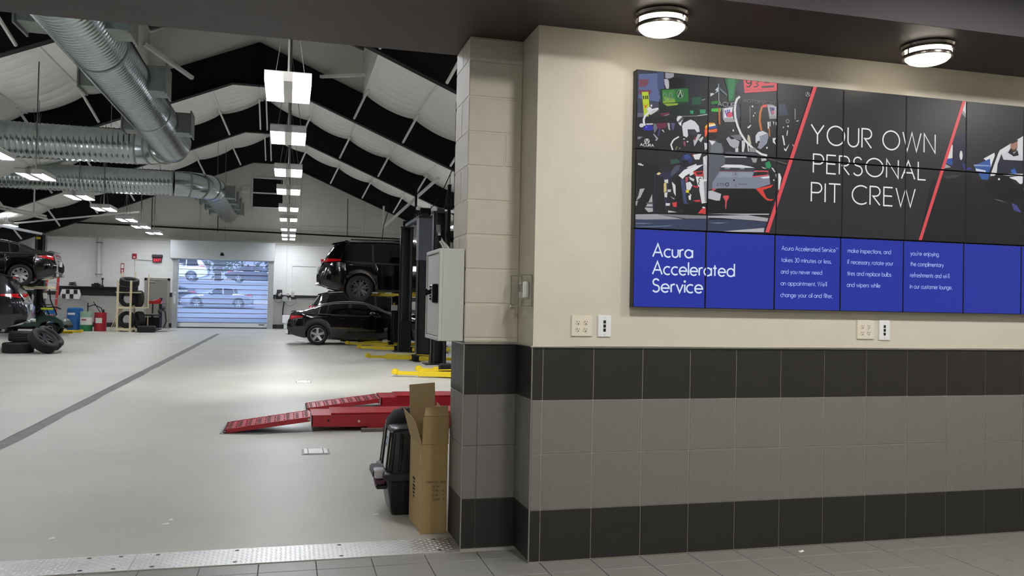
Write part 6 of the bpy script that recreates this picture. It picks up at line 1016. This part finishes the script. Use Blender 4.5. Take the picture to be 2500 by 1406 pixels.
# right of the far door
o = thing('control_box', 'dark electric control box with coiled hose right of the slatted door', 'control box', (-.4, YB-.1, 1.5))
obj('case', MB().box(-.54, -.30, YB-.15, YB, 1.52, 1.82), dgp, o, bevel=.015); obj('valve', MB().sphere((-.42, YB-.2, 1.58), .07).sphere((-.36, YB-.22, 1.64), .05), chrome, o)
obj('hose', MB().tube([(-.62, YB-.1, 1.5), (-.6, YB-.1, 1.3), (-.45, YB-.1, 1.22), (-.3, YB-.1, 1.3), (-.2, YB-.1, 1.35), (-.1, YB-.1, 1.12), (.1, YB-.1, 1.08), (.3, YB-.1, 1.2), (.35, YB-.1, 1.4), (1.3, YB-.1, 1.42)], .022, 8), rodm, o)
obj('reel', MB().lathe([(.13, -.12), (.13, -.04), (.11, -.02)], (-.17, YB-.03, 1.40), 'y', 20), alum, o); obj('drop', MB().tube([(-.2, YB-.1, 1.3), (-.25, YB-.1, .9), (-.26, YB-.1, .62)], .025, 8), black, o)
obj('switch', MB().box(.1, .24, YB-.1, YB, 1.50, 1.72).box(0, .1, YB-.1, YB, 1.28, 1.46).box(-.1, .02, YB-.08, YB, 1.55, 1.66), mat('switch_grey', 'b4b4ae', .5), o, bevel=.008)
tag(obj('white_bin', MB().box(-.27, .1, YB-.4, YB-.1, .28, .64).box(-.2, .03, YB-.3, YB-.1, .0, .28), whp, bevel=.015), 'white box low against the far wall right of the slatted door', 'box')
tag(obj('wall_conduit', MB().tube([(.12, YB-.03, 1.7), (.12, YB-.03, 2.95), (1.2, YB-.03, 2.95)], .018, 6).tube([(-.12, YB-.03, 1.8), (-.12, YB-.03, 3.9)], .025, 6), white), 'white conduit running up the white wall right of the slatted door', 'conduit')
# white angle bars and cables over the left bays
o = thing('roof_conduit', 'white conduits crossing under the rafters above the lifted saloon', 'conduit', (-9, 30, 4.3))
for p, q in (((-12.2, 26.0, 4.75), (-8.0, 31.5, 4.05)), ((-12.3, 26.3, 4.68), (-8.1, 32.0, 4.0)), ((-12.5, 38.0, 4.0), (-5.8, 36.0, 4.75))): obj('conduit', MB().bar(p, q, .06), whitebar, o)
obj('drop', MB().bar((-8.3, 31.2, 4.1), (-8.3, 31.2, 5.2), .04), whitebar, o); obj('cable', MB().tube([(-10.2, 30, 5.1), (-10.25, 30, 4.4), (-9.3, 31, 3.95)], .015, 6), black, o)

# scraps of paper on the floors
scr = mat('paper_white', 'e6e6e2', .7)
for x, y, a, lab in ((-.72, 5.72, .3, 'thin white scrap on the garage floor left of the tread plate'), (-.70, 5.82, 1.2, 'small curled white scrap on the garage floor above the thin one'), (-1.32, 5.50, .8, 'white scrap on the garage floor nearest the left tread plate'), (.60, 5.72, .1, 'white scrap on the garage floor beside the carrier case'), (2.98, 4.40, .4, 'white scrap on the lounge tiles below the video wall')):
    q = tag(obj('paper_scrap', MB().add([(-.02, -.008, .001), (.02, -.006, .001), (.022, .007, .006), (-.018, .008, .003), (-.02, -.008, .0025), (.02, -.006, .0025), (.022, .007, .0075), (-.018, .008, .0045)], [(3, 2, 1, 0), (4, 5, 6, 7), (0, 1, 5, 4), (1, 2, 6, 5), (2, 3, 7, 6), (3, 0, 4, 7)]), scr), lab, 'paper scrap', 'paper scraps on the floor'); q.location = (x, y, 0); q.rotation_euler = (0, 0, a)
# ================================================================ CARS
def ip(tab, x):
    if x <= tab[0][0]: return tab[0][1]
    for (a, u), (b, v) in zip(tab, tab[1:]):
        if x <= b: return u+(v-u)*(x-a)/(b-a)
    return tab[-1][1]
def smooth_ip(tab, x, d=.05): return (ip(tab, x-d)+2*ip(tab, x)+ip(tab, x+d))/4
SEDAN = dict(L=4.56, R=.325, xr=.93, xf=3.56,
    top=[(0, .985), (.06, 1.03), (.25, 1.065), (.5, 1.085), (.8, 1.17), (1.15, 1.315), (1.5, 1.385), (1.95, 1.41), (2.4, 1.385), (2.75, 1.28), (3.1, 1.10), (3.4, .99), (3.9, .93), (4.3, .83), (4.5, .70), (4.56, .62)],
    belt=[(0, .90), (.4, .985), (1.0, .965), (2.5, .925), (3.3, .895), (4.3, .77), (4.56, .58)],
    zs=[(0, .34), (.25, .27), (.5, .22), (4.1, .20), (4.56, .24)],
    w=[(0, .70), (.08, .77), (.25, .845), (.55, .885), (1, .895), (3.4, .895), (4.0, .86), (4.35, .74), (4.56, .5)],
    wr=[(0, .62), (.45, .70), (.8, .61), (1.3, .545), (2.4, .555), (2.9, .66), (3.2, .74), (4.2, .66), (4.56, .42)],
    rp=[(.2, .16), (.35, .07), (.5, .0), (.68, .0), (.78, .06), (.95, .10), (1.1, .13)],
    win=[(.98, 1.02, 1.18, 1.26), (1.22, 1.30, 1.86, 1.90), (1.96, 2.0, 2.88, 2.45)], rwin=(.62, 1.22), lamp=[((.02, .80, .93), (.46, .88, .915))], rlamp=(.36, .62, .79, .92), plate=.62)
SUV = dict(L=4.95, R=.375, xr=1.16, xf=3.98,
    top=[(0, .95), (.06, 1.08), (.18, 1.22), (.32, 1.42), (.46, 1.62), (.52, 1.69), (.7, 1.735), (1.4, 1.78), (2.2, 1.785), (2.8, 1.73), (3.2, 1.58), (3.55, 1.32), (3.8, 1.17), (4.3, 1.08), (4.7, .95), (4.9, .8), (4.95, .72)],
    belt=[(0, .90), (.15, 1.08), (.5, 1.14), (1.5, 1.12), (3, 1.07), (3.7, 1.02), (4.6, .88), (4.95, .68)],
    zs=[(0, .48), (.3, .36), (.6, .30), (4.4, .28), (4.95, .34)],
    w=[(0, .76), (.08, .85), (.3, .93), (.6, .965), (1.2, .975), (3.8, .975), (4.4, .94), (4.75, .80), (4.95, .55)],
    wr=[(0, .7), (.2, .76), (.5, .66), (.9, .64), (2.6, .64), (3.2, .71), (3.7, .80), (4.6, .72), (4.95, .45)],
    rp=[(.3, .14), (.45, .04), (.6, .0), (.8, .0), (.92, .07), (1.2, .04), (1.3, 0)],
    win=[(.62, .80, 1.5, 1.5), (1.56, 1.56, 2.45, 2.42), (2.52, 2.50, 3.5, 3.05)], rwin=(.17, .44), lamp=[((.06, 1.09, 1.22), (.62, 1.15, 1.19))], rlamp=(.34, .74, 1.04, 1.16), plate=.78)
glassm = mat('car_glass', '08090a', .06, spec=.3); redl = mat('tail_red', 'c3121d', .12, coat=1, emit='ff1020', es=0.0); trimb = mat('car_trim', '151516', .5); platem = mat('plate_white', 'cfd2d4', .4)
redc = mat('tail_red_dark', '7d0c14', .15, coat=1)
def car(name, lab, S, paint, loc, rz, sc=1.0, rim_=rims, nsp=5, twin=True, cat='car', fog=False):
    """rear of the car at x=0, front at x=L, seen with y as width"""
    o = thing(name, lab, cat, loc, rz, group=None, world=False); o.scale = (sc, sc, sc); L = S['L']; R = S['R']; AR = R+.055
    def arch(x):
        for c_ in (S['xr'], S['xf']):
            if abs(x-c_) < AR: return R+math.sqrt(AR*AR-(x-c_)**2)
        return 0
    def sect(x):
        zs = ip(S['zs'], x); a = max(zs, arch(x)); w = smooth_ip(S['w'], x); zb = smooth_ip(S['belt'], x); zt = max(smooth_ip(S['top'], x), zb+.01); wr = min(smooth_ip(S['wr'], x), w*.92); h = zt-zb; d = max(.05, zb-a)
        return [(0, zs), (w*.66, zs), (w*.68, a-.002), (w*.93, a-.002), (w*.985, a+.015), (w*1.0, a+d*.3), (w*1.005, a+d*.55), (w*.992, a+d*.8), (w*.985, zb-.03), (w*.955, zb),
                ((w*.945+wr)/2, zb+h*.5), (wr+.012, zb+h*.84), (wr*.93, zb+h*.95), (wr*.6, zt-.004*min(1, h*8)), (0, zt)]
    def wx(x, z):
        if x < .8: x = x+ip(S['rp'], z)*(1-x/.8)**2
        return x
    def side(x, z, e=.006):
        s = sect(x)[3:]
        for (y0, z0), (y1, z1) in zip(s, s[1:]):
            if z0 <= z <= z1 and z1 > z0: return y0+(y1-y0)*(z-z0)/(z1-z0)+e
        return s[-1][0]+e if z > s[-1][1] else s[1][0]+e
    xs = sorted(set([0, .02, .05, .1, .16, .24, .32, .4, .46, .5, .54]+[round(.6+.12*i, 3) for i in range(int((L-.7)/.12))]+[L-.5, L-.35, L-.2, L-.1, L-.04, L]
                    +[round(c_+AR*q, 3) for c_ in (S['xr'], S['xf']) for q in (-1.0, -.985, -.9, -.75, -.55, -.3, 0, .3, .55, .75, .9, .985, 1.0)]))
    mb = MB(); vs = []; m_ = 29
    for x in xs:
        s = sect(x); ring = [(y, z) for y, z in s]+[(-y, z) for y, z in s[-2:0:-1]]
        vs += [(wx(x, z), y, z) for y, z in ring]; m_ = len(ring)
    fs = [(i*m_+k, i*m_+(k+1) % m_, (i+1)*m_+(k+1) % m_, (i+1)*m_+k) for i in range(len(xs)-1) for k in range(m_)]
    fs += [tuple(range(m_)), tuple(range((len(xs)-1)*m_, len(xs)*m_))[::-1]]
    mb.add(vs, fs); body = obj('body', mb, paint, o, True, ang=38)
    for sg in (-1, 1):
        for i, (xa, xta, xb, xtb) in enumerate(S['win']):
            def fn(u, v):
                x = (xa+(xb-xa)*u)*(1-v)+(xta+(xtb-xta)*u)*v; zb = ip(S['belt'], x)+.03; zt = ip(S['top'], x); z = zb+(zb+(zt-zb)*.80-zb)*v
                return (x, sg*side(x, z), z)
            obj('side_window', MB().grid(fn, 8, 5, sg > 0), glassm, o, True)
        pts = []
        xa, xta, _, _ = S['win'][0]; _, _, xb, xtb = S['win'][-1]
        for u in range(21):
            x = xa-.03+(xb-xa+.05)*u/20; z = ip(S['belt'], x)+.018; pts.append((x, sg*side(x, z, .004), z))
        for u in range(21):
            x = xtb-.0+(xta-xtb)*u/20; zb = ip(S['belt'], x); z = zb+.03+(ip(S['top'], x)-zb-.03)*.83; pts.append((x, sg*side(x, z, .004), z))
        obj('window_trim', MB().tube(pts, .007, 5, closed=True), chrome if S is SEDAN else trimb, o)
        dl = MB()
        for x in (S['win'][1][0]-.03, S['win'][1][2]+.05, S['win'][2][2]-.02):
            zb = ip(S['belt'], x); zl = ip(S['zs'], x)+.12
            if abs(x-S['xr']) < AR or abs(x-S['xf']) < AR: zl = max(zl, arch(x)+.04)
            dl.tube([(x, sg*side(x, zl+(zb-zl)*k/6, .0), zl+(zb-zl)*k/6) for k in range(7)], .0045, 4)
        obj('door_gap', dl, mat('gap_black', '050505', .8), o)
        hd_ = MB()
        for x in (S['win'][1][2]-.16, S['win'][2][2]-.5):
            z = ip(S['belt'], x)-.10; hd_.bar((x-.1, sg*(side(x, z)+.02), z), (x+.08, sg*(side(x, z)+.02), z), .022, .03)
        obj('door_handle', hd_, paint, o, bevel=.006)
        xm = S['win'][2][2]-.25; zm = ip(S['belt'], xm)+.08; obj('mirror', MB().sphere((xm, sg*(side(xm, zm)+.12), zm), (.10, .10, .07), 12, 8).bar((xm, sg*side(xm, zm-.04), zm-.04), (xm, sg*(side(xm, zm)+.1), zm-.02), .04), paint, o, True)
        for (x0, a0, b0), (x1, a1, b1) in S['lamp']:
            fn = lambda u, v: (lambda x, z: (wx(x, z), sg*side(x, z, .008), z))(x0+(x1-x0)*u, (a0+(a1-a0)*u)*(1-v)+(b0+(b1-b0)*u)*v)
            tl = obj('tail_light', MB().grid(fn, 8, 3, sg > 0), redl, o, True)
            y0, y1, z0, z1 = S['rlamp']
            fr = lambda u, v: (wx(0, z0+(z1-z0)*v)-.008, sg*(y0+(y1-y0)*u), z0+(z1-z0)*v-.02*(1-u))
            obj('lens', MB().grid(fr, 4, 3, sg < 0), redc, tl, True)
        x0 = S['xr']+AR+.05; x1 = S['xf']-AR-.05
        obj('sill', MB().bar((x0, sg*(ip(S['w'], x0)*.97), ip(S['zs'], x0)+.03), (x1, sg*(ip(S['w'], x1)*.97), ip(S['zs'], x1)+.03), .05, .05), trimb, o)
        wy = ip(S['w'], S['xr'])-.115
        for x in (S['xr'], S['xf']): wheel(o, (x, sg*wy, R), R, rim_, nsp, twin, sg, R*.68, .235)
    # rear window, bumper trim, plate, spoiler
    xa, xb = S['rwin']
    def topz(x, y):
        s = sect(x)[9:]
        for (y0, z0), (y1, z1) in zip(s, s[1:]):
            if y1 <= y <= y0 and y0 > y1: return z0+(z1-z0)*(y-y0)/(y1-y0)
        return s[-1][1]
    fn = lambda u, v: (lambda x, y: (wx(x, topz(x, abs(y)))-.004, y, topz(x, abs(y))+.006))(xa+(xb-xa)*u, (v*2-1)*ip(S['wr'], xa+(xb-xa)*u)*.88)
    obj('rear_window', MB().grid(fn, 8, 10), glassm, o, True)
    xw0, xw1 = (2.42, 3.15) if S is SEDAN else (2.85, 3.7)
    fw_ = lambda u, v: (lambda x, y: (x+.004, y, topz(x, abs(y))+.006))(xw0+(xw1-xw0)*u, (v*2-1)*ip(S['wr'], xw0+(xw1-xw0)*u)*.9)
    obj('windscreen', MB().grid(fw_, 8, 10), glassm, o, True)
    zp = S['plate']; xp = wx(0, zp+.05)
    obj('number_plate', MB().box(xp-.02, xp+.02, -.15, .15, zp, zp+.15), platem, o, bevel=.004)
    obj('lower_bumper', MB().box(wx(0, .42)-.012, .3, -S['w'][1][1]*.8, S['w'][1][1]*.8, ip(S['zs'], .1)+.0, ip(S['zs'], .1)+.13), trimb, o, bevel=.02)
    obj('boot_trim', MB().bar((wx(0, zp+.2)-.01, -.34, zp+.20), (wx(0, zp+.2)-.01, .34, zp+.20), .02, .03), chrome, o)
    if S is SUV: obj('spoiler', MB().prism([(.36, 1.60), (.40, 1.66), (.75, 1.74), (.75, 1.70)], 'xz', -.62, .62), paint, o, bevel=.012); obj('roof_rail', MB().bar((.9, -.66, 1.775), (2.7, -.66, 1.79), .03, .03), paint, o); obj('roof_rail', MB().bar((.9, .66, 1.775), (2.7, .66, 1.79), .03, .03), paint, o); obj('roof_fin', MB().prism([(.75, 1.74), (.98, 1.76), (.80, 1.80)], 'xz', -.02, .02), paint, o)
    else: obj('boot_spoiler', MB().prism([(.12, 1.04), (.10, 1.058), (.22, 1.078), (.28, 1.06)], 'xz', -.62, .62), paint, o, bevel=.008)
    for s in (-1, 1): obj('exhaust', MB().lathe([(.04, -.05), (.045, 0), (.045, .1)], (.02, s*.55, ip(S['zs'], .05)+.03), 'x', 12), chrome, o)
    return o
bp = mat('black_car_paint', '08080a', .10, coat=1); gp = mat('charcoal_car_paint', '2a2b31', .16, .6, coat=1); sp = mat('silver_car_paint', 'a9adb3', .22, .7, coat=1); wp = mat('white_car_paint', 'e4e6e8', .25, coat=.6); np_ = mat('navy_car_paint', '232a3d', .16, .4, coat=1)
car('black_suv', 'black sport utility vehicle raised on the right-hand lift', SUV, bp, (.79, 25.23, 1.385), 0, 1.0, rimg, 6, True, 'car')
car('black_saloon', 'glossy black saloon parked on the floor with silver five-spoke wheels', SEDAN, bp, (-.03, 27.65, 0), 0, .985, rims, 5, False, 'car')
car('black_suv', 'black sport utility vehicle parked behind the floor saloon, only its roof showing', SUV, bp, (.62, 31.2, 0), 0, .97, rimg, 5, True, 'car')
car('black_saloon', 'black saloon raised high on the left lift, rear end towards the door', SEDAN, bp, (-7.14, 29.95, 1.64), PI+.09, 1.06, rims, 8, False, 'car')
car('charcoal_suv', 'charcoal sport utility vehicle low on a lift behind the tyre pile', SUV, gp, (-6.35, 23.95, .27), PI+.14, .95, rims, 5, True, 'car')
o = thing('lift_arm', 'steel lift arm under the charcoal vehicle at the left edge', 'lift arm', (-7.2, 23.9, 0)); obj('arm', MB().bar((-8.6, 23.1, .38), (-6.3, 23.6, .40), .09, .07), alum, o); obj('post', MB().box(-8.9, -8.6, 22.9, 23.2, 0, .6), pst, o)
car('silver_saloon', 'silver saloon parked across the view outside the slatted door', SEDAN, sp, (-2.28, 59.0, .68), PI, .99, rims, 5, True, 'car')
car('white_van', 'white high vehicle parked far left outside the slatted door', SUV, wp, (-6.5, 74.0, 2.65), PI, 1.08, rims, 5, True, 'car')
car('navy_saloon', 'dark blue saloon parked far right outside the slatted door', SEDAN, np_, (-4.9, 72.0, 2.6), 0, 1.0, rims, 5, True, 'car')
car('navy_saloon', 'dark saloon nose showing at left outside the slatted door behind the silver one', SEDAN, np_, (-6.1, 61.8, .85), PI, 1.0, rims, 5, True, 'car')
